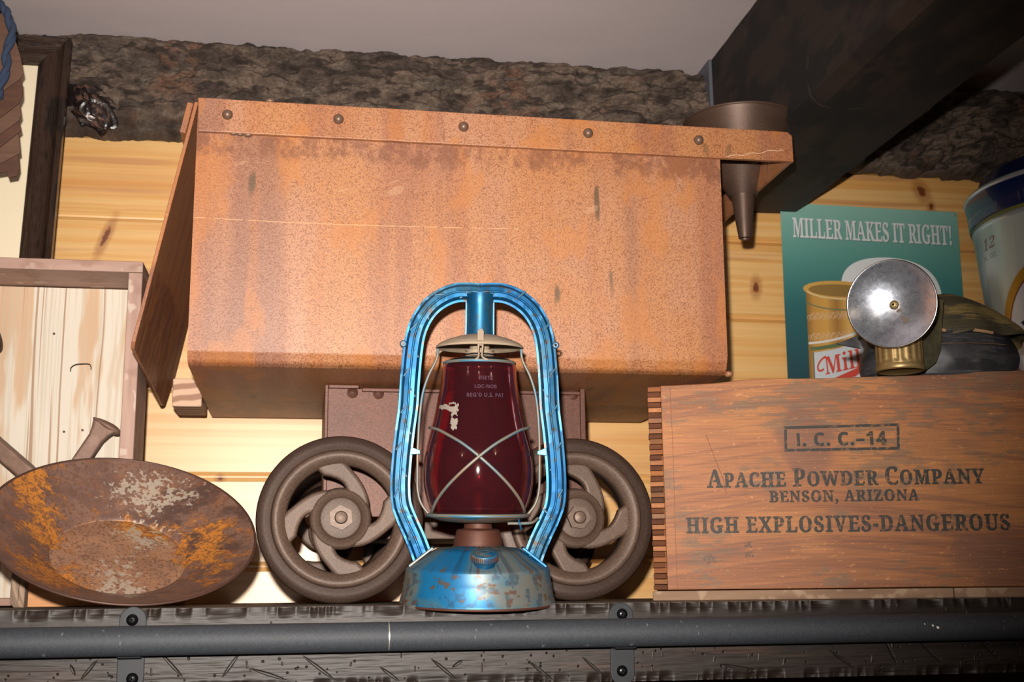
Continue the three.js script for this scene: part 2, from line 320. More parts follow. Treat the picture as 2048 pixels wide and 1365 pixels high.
// ---------------------------------------------------------------- the shelf, its pipe rail and the straps
const SZ = 0.655;                                    // front face of the shelf
const SH = SHELF - P(2040, 1346, SZ).y;             // its thickness
{
  const W = 2048, Hh = 160, X0 = P(0, 1300, SZ).x - 0.03, X1 = P(2048, 1300, SZ).x + 0.05;
  let strokes = [];
  const draw = (bump) => (g, w, h) => {
    pixels(g, w, h, (x, y) => {
      const u = x / w * (X1 - X0), v = y / w * (X1 - X0), n = fbm(u * 5, v * 60 + 0.4 * Math.sin(u * 4), 4, 31), f = fbm(u * 30, v * 420, 3, 9), t = fbm(u * 3, v * 9, 3, 77);
      if (bump) { const k = 120 + 90 * (f - 0.5) + 60 * (n - 0.5); return [k, k, k]; }
      let c = lerpC([54, 46, 42], [74, 61, 54], n);
      c = lerpC(c, [118, 90, 74], 0.75 * sstep(0.54, 0.7, n) * sstep(0.42, 0.6, t) * sstep(0.03, 0.045, v));
      c = lerpC(c, [44, 38, 36], 0.7 * sstep(0.6, 0.8, f));
      return c;
    });
    const s = w / 2120, P0 = P(0, 1300, SZ), sc = w / (X1 - X0);
    const at = (px, py) => { const p = P(px, py, SZ); return [(p.x - X0) * sc, (SHELF - p.y) * sc]; };
    g.lineCap = 'round';
    const gouge = (x0, y0, x1, y1, wd) => { const [a, b] = at(x0, y0), [c, d] = at(x1, y1), nx = -(d - b), ny = c - a, l = Math.hypot(nx, ny); g.beginPath(); g.moveTo(a, b); g.quadraticCurveTo((a + c) / 2 + nx / l * wd * sc, (b + d) / 2 + ny / l * wd * sc, c, d); g.quadraticCurveTo((a + c) / 2 - nx / l * wd * sc, (b + d) / 2 - ny / l * wd * sc, a, b); g.fillStyle = bump ? '#101010' : '#2c2724'; g.fill(); };
    for (const q of [[318, 1304, 365, 1355], [480, 1306, 443, 1358], [605, 1312, 672, 1363], [195, 1320, 160, 1362], [500, 1338, 575, 1362], [760, 1335, 800, 1365], [862, 1318, 915, 1362], [1058, 1324, 1110, 1365], [1165, 1315, 1210, 1355], [1658, 1300, 1712, 1340], [1768, 1277, 1796, 1333], [1830, 1273, 1886, 1331], [1950, 1270, 1996, 1320], [1440, 1330, 1515, 1342], [905, 1335, 926, 1322], [140, 1330, 150, 1352]]) gouge(...q, 0.0028);
    for (let k = 0; k < 190; k++) { const x = hash(k, 1, 5) * w, y = (0.42 + 0.56 * hash(k, 2, 5)) * h, r = (0.6 + hash(k, 3, 5) * 1.6); g.beginPath(); g.arc(x, y, r, 0, 7); g.fillStyle = bump ? '#080808' : '#1c1816'; g.fill(); }
    for (let k = 0; k < 46; k++) { const x = hash(k, 7, 5) * w, y = hash(k, 8, 5) * h, a = 2 + 5 * hash(k, 9, 5); g.strokeStyle = bump ? '#c8c8c8' : 'rgba(150,132,120,0.55)'; g.lineWidth = 1 + hash(k, 6, 5); g.beginPath(); g.moveTo(x, y); g.lineTo(x + a * (hash(k, 4, 5) - 0.5), y + a * 2); g.stroke(); }
  };
  const hpx = Math.ceil(W * SH / (X1 - X0));
  const map = canvas(W, hpx, draw(false)), bump = canvas(W, hpx, draw(true), false);
  const m = M({ map, bumpMap: bump, bumpScale: 0.0022, roughness: 0.55, metalness: 0, color: 0x93867e });
  const t = thing('shelf', 'thick dark hewn plank shelf with a scalloped front edge', 'shelf', V3(0.2, SHELF - SH, SZ / 2));
  // front face with scalloped arrises
  const scal = (x, s) => { const k = x / 0.017 + 3.2 * noise(x * 19, s, 5) + 1.1 * noise(x * 55, s, 9), f = k - Math.floor(k), hgt = hash(Math.floor(k) + 300, s, 2); return (hgt < 0.25 ? 0.1 : hgt) * Math.pow(Math.sin(Math.PI * f), 0.7); };
  const fg = grid(1400, 40, (u, v) => {
    const x = mix(X0 - 0.5, X1 + 0.5, u), d0 = (1 - v) * SH, d1 = v * SH;   // distance from the top, from the bottom
    const cutT = 0.0075 * scal(x, 1) * sstep(0.014, 0.0, d0), cutB = 0.007 * scal(x + 3, 2) * sstep(0.012, 0.0, d1);
    return V3(x, SHELF - d0 - 0.0012 * scal(x, 1) * (d0 < 0.002 ? 1 : 0), SZ - cutT - cutB + 0.0012 * (fbm(x * 9, d0 * 60, 3, 4) - 0.5));
  });
  { const p = fg.attributes.position, uv = fg.attributes.uv; for (let i = 0; i < p.count; i++) uv.setXY(i, (p.getX(i) - X0) / (X1 - X0), 1 - (SHELF - p.getY(i)) / (hpx * (X1 - X0) / W)); }
  map.wrapS = bump.wrapS = THREE.MirroredRepeatWrapping;
  partW(t, 'front_face', fg, m);
  const topM = M({ color: 0x4c443c, roughness: 0.55 });
  partW(t, 'plank', slab(X0 - 0.5, X1 + 0.5, SHELF - SH, SHELF, 0, SZ - 0.0085, 0.001), topM);
  // pipe
  const zp = SZ + 0.026, yL = P(150, 1285, zp), yR = P(1900, 1255, zp), r = 0.0151, dir = yR.clone().sub(yL).normalize();
  const A = yL.clone().addScaledVector(dir, -0.7), B = yR.clone().addScaledVector(dir, 0.6), jt = P(777, 1277, zp).x;
  const blackTex = texture(512, 256, (u, v) => { const n = noise(u * 300, v * 200, 3); let k = 62 + 18 * n; const s = fbm(u * 50, v * 20, 3, 5); return lerpC([k * 0.94, k, k * 1.08], [150, 150, 150], s > 0.83 ? 0.6 : 0); });
  const pipeM = M({ map: blackTex, color: 0xc4c6ca, roughness: 0.66, metalness: 0.08, bumpMap: blackTex, bumpScale: 0.0004 });
  const tp = thing('pipe_rail', 'long black painted steel pipe mounted along the shelf front', 'pipe', V3((A.x + B.x) / 2, (A.y + B.y) / 2, zp));
  const seg = (x0, x1) => { const p0 = A.clone().addScaledVector(dir, (x0 - A.x) / dir.x), p1 = A.clone().addScaledVector(dir, (x1 - A.x) / dir.x), l = p0.distanceTo(p1), g = cyl(r, l, 40); g.rotateZ(-Math.PI / 2); g.rotateZ(Math.atan2(dir.y, dir.x)); const c = p0.clone().add(p1).multiplyScalar(0.5); g.translate(c.x, c.y, c.z); const uv = g.attributes.uv, p = g.attributes.position; for (let i = 0; i < uv.count; i++) uv.setXY(i, p.getX(i) / 0.3, uv.getX(i) * 0.1 / 0.3); return g; };
  partW(tp, 'pipe_length', seg(A.x, jt - 0.0006), pipeM); partW(tp, 'pipe_length', seg(jt + 0.0006, B.x), pipeM);
  partW(tp, 'joint_ring', cyl(r - 0.0004, 0.002, 32).rotateZ(Math.PI / 2).translate(jt, A.y + (jt - A.x) * dir.y / dir.x, zp), M({ color: 0xb0aca6, roughness: 0.4, metalness: 0.6 }));
  { const q = P(535, 1262, zp); partW(tp, 'scuff', grid(10, 8, (u, v) => { const a = 0.35 + v * 0.25; return V3(q.x - 0.006 + 0.012 * u, P(535, 1283, zp).y + (r + 0.0002 + 0.0004 * Math.sin(u * 9)) * Math.sin(a + 0.1 * Math.sin(u * 5)), zp + (r + 0.0003) * Math.cos(a + 0.1 * Math.sin(u * 5))); }), M({ color: 0x9aa0a4, roughness: 0.35 }), 'scuffed patch on the paint'); }
  for (const [px, py, a] of [[1866, 1252, 0.003], [1876, 1256, 0.004], [1850, 1249, 0.0018]]) { const q = P(px, py, zp + r); partW(tp, 'paint_chip', new THREE.SphereGeometry(1, 10, 6).scale(a * 0.5, a * 0.35, 0.0004).rotateZ(-0.6).translate(q.x, q.y, zp + Math.sqrt(Math.max(0, r * r - Math.pow(q.y - (A.y + (q.x - A.x) * dir.y / dir.x), 2)))), M({ color: 0xe2ded8, roughness: 0.5 }), 'white chip in the paint'); }
  // straps
  const strapM = M({ map: blackTex, color: 0x70767f, roughness: 0.62, metalness: 0 }), screwM = M({ color: 0x1b1b1f, roughness: 0.28, metalness: 0.7 });
  for (const [px, near, py0, py1, sy0, sy1, lab] of [[263, 0, 1214, 1385, 1241, 1359, 'black flat pipe strap with two screws below the rusty pan'], [1244, 1, 1206, 1372, 1229, 1343, 'black flat pipe strap with two screws between lantern and crate']]) {
    const c = P(px, (py0 + py1) / 2, SZ + 0.003), y0 = P(px, py1, SZ).y, y1 = P(px, py0, SZ).y, w = 0.0135, pts = [];
    for (let i = 0; i <= 16; i++) { const a = Math.PI * i / 16; pts.push([c.x + w * Math.cos(a), y1 - w + w * Math.sin(a)]); }
    for (let i = 0; i <= 16; i++) { const a = Math.PI + Math.PI * i / 16; pts.push([c.x + w * Math.cos(a), y0 + w + w * Math.sin(a)]); }
    const s = thing('pipe_strap', lab, 'bracket', V3(c.x, y0, SZ));
    partW(s, 'plate', extrude(pts, 0.003, 0.0008, 2).translate(0, 0, SZ + 0.0005), strapM);
    const pipeY = A.y + (c.x - A.x) * dir.y / dir.x;
    partW(s, 'saddle', slab(c.x - 0.0125, c.x + 0.0125, pipeY - 0.0175, pipeY + 0.006, SZ + 0.002, zp - 0.006, 0.002), strapM);
    for (const sy of [sy0, sy1]) {
      const q = P(px + 1, sy, SZ + 0.005);
      const sc = partW(s, 'screw', lathe([[0, 0.0042], [0.003, 0.004], [0.0052, 0.0026], [0.0062, 0], [0.0062, -0.001]], 24).rotateX(Math.PI / 2).translate(q.x, q.y, SZ + 0.0032), screwM);
      part(sc, 'cross_recess', merged([new THREE.BoxGeometry(0.0055, 0.0013, 0.001), new THREE.BoxGeometry(0.0013, 0.0055, 0.001)]).rotateZ(0.3).translate(q.x - s.position.x, q.y - s.position.y, 0.0032 + 0.0038), M({ color: 0x060606, roughness: 0.9 }));
    }
  }
}

// ---------------------------------------------------------------- the ore cart: bin, end gate, chassis, wheels
{
  const zf = 0.47, zb = 0.012, TH = 0.004;
  const cL = P(374, 712, zf), cR = P(1456, 748, zf), tL = P(397, 200, zf), tR = P(1438, 262, zf);
  const xL = P(380, 500, zf).x, xR = P(1448, 560, zf).x, yB = (cL.y + cR.y) / 2 - 0.004, yT = P(900, 232, zf).y;
  const t = thing('ore_cart', 'rusty sheet steel ore cart on spoked iron wheels', 'cart', V3((xL + xR) / 2, SHELF, 0.26));
  // shell: front, rounded lower edge, floor, back, swept along x
  const R = 0.022, sec = [];
  sec.push([zf, yT]);
  sec.push([zf, yB + R]);
  for (let i = 1; i <= 8; i++) { const a = i / 8 * Math.PI / 2; sec.push([zf - R + R * Math.cos(a), yB + R - R * Math.sin(a)]); }
  sec.push([zb + 0.02, yB - 0.006]); sec.push([zb, yB + 0.02]); sec.push([zb, yT]);
  const outer = sec, inner = sec.map(([z, y], i) => [i < 2 ? z - TH : i >= sec.length - 2 ? z + TH : z - (z > 0.3 ? TH * 0.5 : 0), y + (i >= 2 && i < sec.length - 1 ? TH : 0)]);
  const loop = [...outer, ...inner.reverse()], s = new THREE.Shape(loop.map(([z, y]) => new THREE.Vector2(-z, y)));
  let g = new THREE.ExtrudeGeometry(s, { depth: xR - xL, bevelEnabled: false }).rotateY(Math.PI / 2).translate(xL, 0, 0);
  { // the front panel leans: right end a little wider at the bottom
    const p = g.attributes.position; const aL = tL.x, bL = cL.x, aR = tR.x, bR = cR.x;
    for (let i = 0; i < p.count; i++) { const f = clamp((p.getY(i) - yB) / (yT - yB)), k = (p.getX(i) - xL) / (xR - xL), x = mix(mix(bL, aL, f), mix(bR, aR, f), k); p.setX(i, x + (k > 0.98 ? 0.0012 * (noise(p.getY(i) * 200, 1) - 0.5) : 0)); }
  }
  g = toCreasedNormals(g, 0.6);
  { const p = g.attributes.position, uv = new Float32Array(p.count * 2); for (let i = 0; i < p.count; i++) { uv[i * 2] = (p.getX(i) - xL) / 0.78; uv[i * 2 + 1] = (p.getY(i) - yB + (zf - p.getZ(i) > 0.03 ? -(zf - p.getZ(i)) : 0)) / 0.39; } g.setAttribute('uv', new THREE.BufferAttribute(uv, 2)); }
  partW(t, 'bin_shell', g, rust);
  // closing plate at the right end
  const endPts = sec.map(([z, y]) => [-clamp(z, zb + 0.006, zf - 0.008), y + (y < yB + 0.03 ? 0.006 : -0.004)]);
  partW(t, 'end_plate', uvBox(extrude(endPts, 0.003, 0).rotateY(Math.PI / 2).translate(Math.min(tR.x, cR.x) - 0.012, 0, 0), 0.3), rust);
  // torn lower corner
  partW(t, 'corner_burr', uvBox(new THREE.DodecahedronGeometry(0.006, 1).scale(1, 0.7, 1.2).translate(P(1459, 748, zf).x, P(1459, 748, zf).y, zf - 0.004), 0.3), rust);
  // rim band: front strip runs past the bin and returns to the wall
  const bT0 = P(397, 199, zf), bB0 = P(397, 266, zf), bT1 = P(1580, 268, zf), bB1 = P(1580, 327, zf), bx1 = bT1.x;
  const yTop = (x) => mix(bT0.y, bT1.y, (x - bT0.x) / (bx1 - bT0.x)), yBt = (x) => mix(bB0.y, bB1.y, (x - bB0.x) / (bx1 - bB0.x));
  const bt = 0.0075, rim = [];
  const n = 120;
  for (let i = 0; i <= n; i++) { const x = mix(bT0.x, bx1 - 0.006, i / n); rim.push([x, yTop(x) + 0.0009 * (fbm(x * 40, 2, 3, 5) - 0.5)]); }
  rim.push([bx1, yTop(bx1) - 0.006]); rim.push([bx1, yBt(bx1)]);
  for (let i = n; i >= 0; i--) { const x = mix(bB0.x, bx1, i / n); rim.push([x, yBt(x) + 0.0006 * (fbm(x * 60, 9, 3, 5) - 0.5)]); }
  let bg = uvBox(extrude(rim, bt, 0.0012, 2).translate(0, 0, zf), 0.78, 0.3, 0.1);
  { const uv = bg.attributes.uv; for (let i = 0; i < uv.count; i++) uv.setY(i, uv.getY(i) * 2 + 0.2); }
  const band = partW(t, 'rim_band', bg, rust);
  partW(t, 'rim_return', uvBox(slab(bx1 - 0.007, bx1, yBt(bx1), yTop(bx1) - 0.004, 0.01, zf + 0.002, 0.0015), 0.3), rust);
  partW(t, 'rim_back', uvBox(slab(xR - 0.02, bx1, yBt(bx1), yTop(bx1) - 0.004, 0.006, 0.014, 0.0015), 0.3), rust);
  { const pts = [[1452, 314], [1470, 310], [1486, 311], [1502, 306], [1520, 307], [1538, 301], [1556, 302], [1566, 300]].map(([x, y]) => P(x, y, zf + bt)); partW(t, 'scratch', tube(pts, 0.0006, 40, 5), M({ color: 0xd8b494, roughness: 0.7 }), 'pale scratch on the rim band'); }
  const rivetM = M({ map: ironTex, color: 0xe8d2c0, roughness: 0.45, metalness: 0.3 });
  for (const [px, py] of [[455, 230], [677, 239], [927, 254], [1176, 267], [1397, 281]]) {
    const q = P(px, py, zf + bt);
    partW(t, 'rivet', lathe([[0, 0.0075], [0.003, 0.0071], [0.0056, 0.0049], [0.0068, 0.0015], [0.0068, -0.002]], 24).rotateX(Math.PI / 2).translate(q.x, q.y, zf + bt), rivetM, 'round rivet head');
  }
  for (const [px, py, r] of [[467, 267, 0.0035], [480, 269, 0.003], [496, 270, 0.004], [540, 202, 0.004], [1440, 262, 0.003]]) { const q = P(px, py, zf + 0.002); partW(t, 'weld_bead', new THREE.IcosahedronGeometry(r, 1).scale(1.5, 0.9, 0.9).translate(q.x, q.y, zf + 0.003), rivetM); }
  // end gate at the left, hung from the rim and swung out
  const hg = P(392, 222, zf), tip = P(268, 694, zf), lo = P(345, 809, 0.06), ga = Math.atan2(hg.x - tip.x, hg.y - tip.y), len = hg.distanceTo(tip);
  const low = len * 1.0, gate = [];
  const dz = zf - 0.02;
  gate.push([zf, 0.012], [zf, -len + 0.006], [zf - 0.006, -len - 0.002], [0.11, -len - 0.02], [0.09, -len - 0.016], [0.06, -len + 0.03], [0.05, 0.012]);
  const gg = uvBox(extrude(gate.map(([z, y]) => [-z, y]), 0.0045, 0.0006).rotateY(Math.PI / 2).translate(-0.0045, 0, 0), 0.3).rotateZ(-ga).translate(hg.x, hg.y, 0);
  partW(t, 'end_gate', gg, rust, 'steel gate swung open');
  const strap = partW(t, 'gate_strap', uvBox(slab(-0.0125, -0.005, -0.034, 0.008, 0.03, zf + 0.004, 0.001), 0.3).rotateZ(-ga).translate(hg.x, hg.y, 0), rust, 'riveted strap on the gate');
  { const q = P(378, 240, zf - 0.02); partW(t, 'rivet', lathe([[0, 0.006], [0.004, 0.005], [0.007, 0.001], [0.007, -0.002]], 20).rotateZ(Math.PI / 2 - ga).translate(q.x + 0.002, q.y, zf - 0.022), rivetM); }
  // chassis box under the bin
  const zc = 0.345, kL = P(650, 768, zc), kR = P(1170, 776, zc), kB = P(800, 1034, zc).y, top = Math.min(kL.y, yB - 0.003);
  partW(t, 'chassis_panel', uvBox(slab(kL.x + 0.004, kR.x - 0.004, kB, top - 0.004, zc - 0.02, zc - 0.006, 0.001), 0.3), rustDark);
  for (const [nm, x0, x1, y0, y1] of [['left', kL.x, kL.x + 0.005, kB, top], ['right', kR.x - 0.007, kR.x, kB, top], ['top', kL.x + 0.005, kL.x + 0.046, top - 0.005, top], ['top', kL.x + 0.05, kR.x - 0.007, top - 0.009, top - 0.004]]) partW(t, 'chassis_flange', uvBox(slab(x0, x1, y0, y1, nm === 'top' ? zc - 0.02 : 0.1, zc, 0.0012), 0.3), rustDark);
  for (const [px, py] of [[757, 788], [705, 786], [1146, 790]]) { const q = P(px, py, zc - 0.006); partW(t, 'bolt', lathe([[0, 0.004], [0.003, 0.0035], [0.005, 0.001], [0.0075, 0.0005], [0.008, -0.001]], 20).rotateX(Math.PI / 2).translate(q.x, q.y, zc - 0.006), rustDark); }
  partW(t, 'undercarriage', uvBox(slab(kL.x + 0.06, kR.x - 0.06, kB - 0.028, kB - 0.004, 0.14, zc - 0.05, 0.002), 0.3), iron);
  // wheels
  const zw = 0.44, WR = 0.1045;
  const curve = (a0, t0) => { const r = mix(0.021, WR * 0.762, t0), a = a0 + 1.5 * Math.pow(t0, 0.9); return [r * Math.cos(a), r * Math.sin(a)]; };
  const spoke = (a0) => {
    const L = [], Rr = [], N = 18;
    for (let i = 0; i <= N; i++) {
      const q = i / N, [x, y] = curve(a0, q), [x2, y2] = curve(a0, Math.min(1, q + 0.02)), [x1, y1] = curve(a0, Math.max(0, q - 0.02));
      const tx = x2 - x1, ty = y2 - y1, l = Math.hypot(tx, ty), w = mix(0.0165, 0.0098, sstep(0, 0.5, q)) + (q > 0.55 && q < 0.85 ? (q - 0.55) * 0.018 : q >= 0.85 ? 0.0054 - (q - 0.85) * 0.075 : 0);
      L.push([x - ty / l * w, y + tx / l * w]); Rr.push([x + ty / l * w, y - tx / l * w]);
    }
    return extrude([...Rr, ...L.reverse()], 0.016, 0.0045, 3).translate(0, 0, -0.012);
  };
  const rimProf = [[WR * 0.65, -0.018], [WR * 0.635, -0.004], [WR * 0.655, 0.004], [WR * 0.74, 0.009], [WR * 0.80, 0.0095], [WR * 0.815, 0.004], [WR * 0.83, 0.002], [WR * 0.9, 0.0015], [WR * 0.975, -0.001], [WR, -0.006], [WR, -0.018], [WR * 0.93, -0.02], [WR * 0.92, -0.042], [WR * 0.67, -0.042], [WR * 0.65, -0.018]];
  const cut = rimProf.findIndex(([r]) => r === WR * 0.815);
  const wheel = (x, y, z, turn, back, nutTurn) => {
    const w = new THREE.Group(); w.name = 'wheel'; const b = base(t); w.position.set(x - b.x, y - b.y, z - b.z); w.rotation.set(0, back ? Math.PI : 0, 0); t.add(w);
    const spin = (gm) => gm.rotateX(Math.PI / 2);
    part(w, 'rim', uvBox(merged([spin(lathe(rimProf.slice(0, cut + 1), 96)), spin(lathe(rimProf.slice(-2), 96)), ...[0, 1, 2, 3].map((k) => spoke(turn + k * Math.PI / 2))]), 0.3), iron, 'spoked cast iron rim');
    part(w, 'flange', uvBox(spin(lathe(rimProf.slice(cut), 96)), 0.3), ironTread, 'dark worn flange');
    part(w, 'hub', uvBox(spin(lathe([[0.013, 0.013], [0.024, 0.0128], [0.0262, 0.011], [0.0268, 0.0075], [0.034, 0.0052], [0.0375, 0.0035], [0.039, -0.004], [0.037, -0.03], [0, -0.03]], 48)), 0.3), iron);
    if (!back) {
      const nut = part(w, 'axle_nut', uvBox(cyl(0.0155, 0.009, 6).rotateX(Math.PI / 2).rotateZ(nutTurn).translate(0, 0, 0.0165), 0.3), nutMat, 'hexagonal nut');
      part(w, 'axle_end', spin(lathe([[0, 0.028], [0.0065, 0.0275], [0.008, 0.026], [0.0082, 0.01]], 24)), nutMat, 'round axle end');
      void nut;
    }
  };
  const w1 = P(681, 1045, zw + 0.002), w2 = P(1149, 1041, zw + 0.002), wy = SHELF + WR + 0.0005;
  wheel(w1.x, wy, zw, 0.55, false, 0.1); wheel(w2.x + 0.002, wy, zw, 0.35, false, 0.4);
  wheel(w1.x, wy, 0.10, 0.9, true, 0); wheel(w2.x + 0.002, wy, 0.10, 1.2, true, 0);
  for (const x of [w1.x, w2.x + 0.002]) { partW(t, 'axle', cyl(0.0075, 0.33, 20).rotateX(Math.PI / 2).translate(x, wy, 0.27), iron); partW(t, 'axle_box', uvBox(slab(x - 0.03, x + 0.03, wy - 0.016, kB + 0.03, 0.17, zc - 0.03, 0.003), 0.3), iron); }
  // timber block under the bin
  const zk = 0.19, k0 = P(346, 757, zk), k1 = P(346, 813, zk);
  const blockTex = texture(256, 256, (u, v) => lerpC([206, 172, 146], [158, 120, 98], sstep(0.3, 0.8, 0.5 + 0.5 * Math.sin(v * 42 + 5 * u + 3 * fbm(u * 4, v * 4, 3, 4)))));
  const kx = P(404, 790, zk).x;
  const tb = thing('timber_block', 'sawn timber block wedged between the ore cart and its open gate', 'block', V3(k0.x + 0.02, k1.y, 0.14));
  partW(tb, 'block', uvBox(slab(k0.x, kx, k1.y, k0.y, zk - 0.095, zk, 0.002), 0.12), M({ map: blockTex, roughness: 0.8 }));
  for (const zz of [zk - 0.075, zk - 0.02]) partW(tb, 'nail', cyl(0.0015, 0.008, 8).translate(k0.x + 0.02, k0.y - 0.003, zz), nutMat);
  // funnel dropped into the rim at the right end
  const fz = 0.335, ax = P(1477, 225, fz), yS = P(1470, 477, fz).y, yRim = P(1476, 247, fz).y, sc = px2(ax)[2] / FPX;
  const tf = thing('metal_funnel', 'dark rusty metal funnel standing in the rim of the ore cart', 'funnel', V3(ax.x, yS, fz));
  const H = yRim - yS, hy = (py) => P(1472, py, fz).y - yS;
  const fun = M({ map: ironTex, color: 0xbca89e, roughness: 0.45, metalness: 0.4 });
  part(tf, 'bowl', lathe([[110 * sc, H - 0.001], [103 * sc, H - 0.012], [88 * sc, hy(290)], [70 * sc, hy(322)], [27 * sc, hy(392)]], 64), fun);
  part(tf, 'rolled_lip', new THREE.TorusGeometry(110 * sc, 0.0018, 10, 72).rotateX(Math.PI / 2).translate(0, H, 0), fun);
  part(tf, 'cone', lathe([[74 * sc, hy(316)], [27.5 * sc, hy(391)], [26 * sc, hy(393)]], 48), fun);
  part(tf, 'spout', lathe([[24 * sc, hy(389)], [22 * sc, hy(396)], [17 * sc, hy(440)], [12 * sc, 0.001], [10.5 * sc, 0], [9.5 * sc, 0.004]], 40), fun);
}

// ---------------------------------------------------------------- the lantern
await (async () => {
  const B = P(955, 1210, 0.605); B.y = SHELF + 0.0046;
  const t = thing('kerosene_lantern', 'weathered blue tubular lantern with a dark red glass globe', 'lantern', B);
  t.rotation.set(0.084, -0.13, -0.013, 'YXZ');
  t.updateMatrixWorld(true);
  const AX = V3(0, 1, 0).applyQuaternion(t.quaternion);
  const hOf = (py) => { let a = -0.1, b = 0.6; for (let i = 0; i < 40; i++) { const m = (a + b) / 2; if (px2(B.clone().addScaledVector(AX, m))[1] > py) a = m; else b = m; } return a; };
  const Lq = (dx, py) => { const h = hOf(py), w = px2(B.clone().addScaledVector(AX, h))[2]; return [dx * w / FPX, h]; };
  const S = px2(B)[2] / FPX;
  // paint
  const paint = (wear, grime) => texture(768, 768, (u, v) => {
    const x = u * 0.25, y = v * 0.25, a = fbm(x * 60, y * 60, 5, 3), b = fbm(x * 22, y * 22, 4, 9), c2 = fbm(x * 160, y * 160, 3, 19), g = fbm(x * 14, y * 26, 4, 41);
    let c = lerpC([18, 104, 164], [34, 140, 196], b);
    c = lerpC(c, [118, 134, 138], grime * sstep(0.4, 0.6, g));
    c = lerpC(c, [146, 134, 118], grime * 0.85 * sstep(0.5, 0.66, a * 0.5 + g * 0.5));
    c = lerpC(c, [40, 66, 92], 0.5 * grime * sstep(0.55, 0.7, c2));
    c = lerpC(c, [116, 86, 72], 0.85 * sstep(0.66 - wear * 0.06, 0.71 - wear * 0.06, fbm(x * 120, y * 260, 4, 57) * 0.55 + c2 * 0.25 + a * 0.2));
    return c;
  });
  const ptube = paint(0.6, 0.3), ptank = paint(1.0, 0.8);
  const blue = MP({ map: ptube, color: 0xb2b8bc, roughness: 0.38, metalness: 0.62 });
  const tank = MP({ map: ptank, color: 0xd0d0d0, roughness: 0.45, metalness: 0.35 });
  const dust = M({ map: texture(512, 512, (u, v) => { const n = fbm(u * 30, v * 30, 4, 2); return lerpC([172, 152, 128], [132, 116, 100], n); }), roughness: 0.8, metalness: 0.1 });
  const brown = M({ map: rustDarkTex, color: 0xb09484, roughness: 0.6, metalness: 0.3 });
  const wire = M({ map: texture(256, 256, (u, v) => lerpC(lerpC([112, 116, 110], [126, 104, 84], sstep(0.42, 0.58, fbm(u * 9, v * 9, 4, 6))), [48, 110, 144], 0.8 * sstep(0.54, 0.62, fbm(u * 7, v * 7, 3, 26)))), roughness: 0.5, metalness: 0.3 });
  const uvL = (g, per = 0.25) => { const p = g.attributes.position, uv = g.attributes.uv; for (let i = 0; i < p.count; i++) uv.setXY(i, Math.atan2(p.getX(i), p.getZ(i)) * 0.08 / per + 0.43, (p.getY(i) + Math.hypot(p.getX(i), p.getZ(i)) * 0.7) / per); return g; };
  const prof = (list) => list.map(([dx, py]) => Lq(dx, py));
  // fount
  const y0 = hOf(1210);
  part(t, 'tank', uvL(lathe([[0, y0 + 0.004], [150 * S, y0 + 0.004], [155 * S, y0], [157 * S, y0 + 0.0015], [155.5 * S, y0 + 0.005], ...prof([[152, 1190], [148.5, 1170], [149.5, 1167], [147, 1163], [145, 1150], [144, 1140], [143, 1137], [139, 1134], [118, 1121], [92, 1103], [80, 1097], [52, 1095], [50, 1092], [0, 1091]])], 96)), tank, 'worn blue oil tank');
  part(t, 'base_rim', new THREE.TorusGeometry(155 * S, 0.0016, 8, 96).rotateX(Math.PI / 2).translate(0, y0 + 0.0018, 0), brown, 'rusty bottom rim');
  // filler cap
  { const a = 0.36, h = Lq(0, 1135)[1], r = 116 * S, c = V3(r * Math.sin(0.1), h + 0.004, r * Math.cos(0.1) * 0.97);
    const fc = part(t, 'filler_neck', lathe([[0.0125, -0.008], [0.0118, -0.004], [0.0125, -0.002], [0.0118, 0], [0.0125, 0.002], [0.0118, 0.004], [0.0122, 0.008]], 32).rotateX(0.28).translate(c.x, c.y, c.z), blue);
    const pts = []; const cap = lathe([[0, 0.0165], [0.005, 0.0165], [0.0055, 0.015], [0.0115, 0.0148], [0.0138, 0.0158], [0.0146, 0.014], [0.0146, 0.009], [0.0136, 0.0075], [0.0118, 0.0075]], 48); void pts;
    part(t, 'filler_cap', cap.rotateX(0.28).translate(c.x, c.y, c.z), tank, 'knurled rust edged filler cap');
    const ridges = []; for (let k = 0; k < 40; k++) { const q = k / 40 * Math.PI * 2; ridges.push(new THREE.BoxGeometry(0.0009, 0.005, 0.0009).translate(0.0147, 0.0115, 0).rotateY(q)); }
    part(t, 'knurl', merged(ridges).rotateX(0.28).translate(c.x, c.y, c.z), brown); void fc; }
  // burner
  part(t, 'burner_cone', lathe(prof([[47, 1094], [49, 1090], [48.5, 1083], [45, 1070], [43.5, 1062], [41, 1059], [30, 1058], [28.5, 1056], [28, 1046]]), 48), brown, 'brown metal burner cone');
  part(t, 'burner_tube', lathe(prof([[14, 1050], [13, 1010], [9, 985], [0, 984]]), 24), brown);
  // globe plate and ring
  part(t, 'globe_plate', lathe([...prof([[28, 1047], [70, 1044], [96, 1036], [100, 1032]]), ...prof([[92, 1028], [60, 1030]])], 64), wire);
  part(t, 'plate_ring', new THREE.TorusGeometry(Lq(101, 1033)[0], 0.0022, 10, 80).rotateX(Math.PI / 2).translate(0, hOf(1031), 0), wire);
  // globe
  const GL = [[84, 1032], [95, 1019], [103, 1000], [108.5, 975], [110, 948], [108.5, 920], [104, 893], [98, 868], [90, 835], [83, 800], [78, 775], [75, 752], [73.5, 735], [71, 728], [66, 724]];
  const Gr = (py) => { for (let i = 0; i < GL.length - 1; i++) if (py <= GL[i][1] && py >= GL[i + 1][1]) return mix(GL[i][0], GL[i + 1][0], (GL[i][1] - py) / (GL[i][1] - GL[i + 1][1])); return py > 1032 ? 84 : 66; };
  const curve = new THREE.CatmullRomCurve3(GL.map(([r, y]) => { const [x, h] = Lq(r, y); return V3(x, h, 0); }));
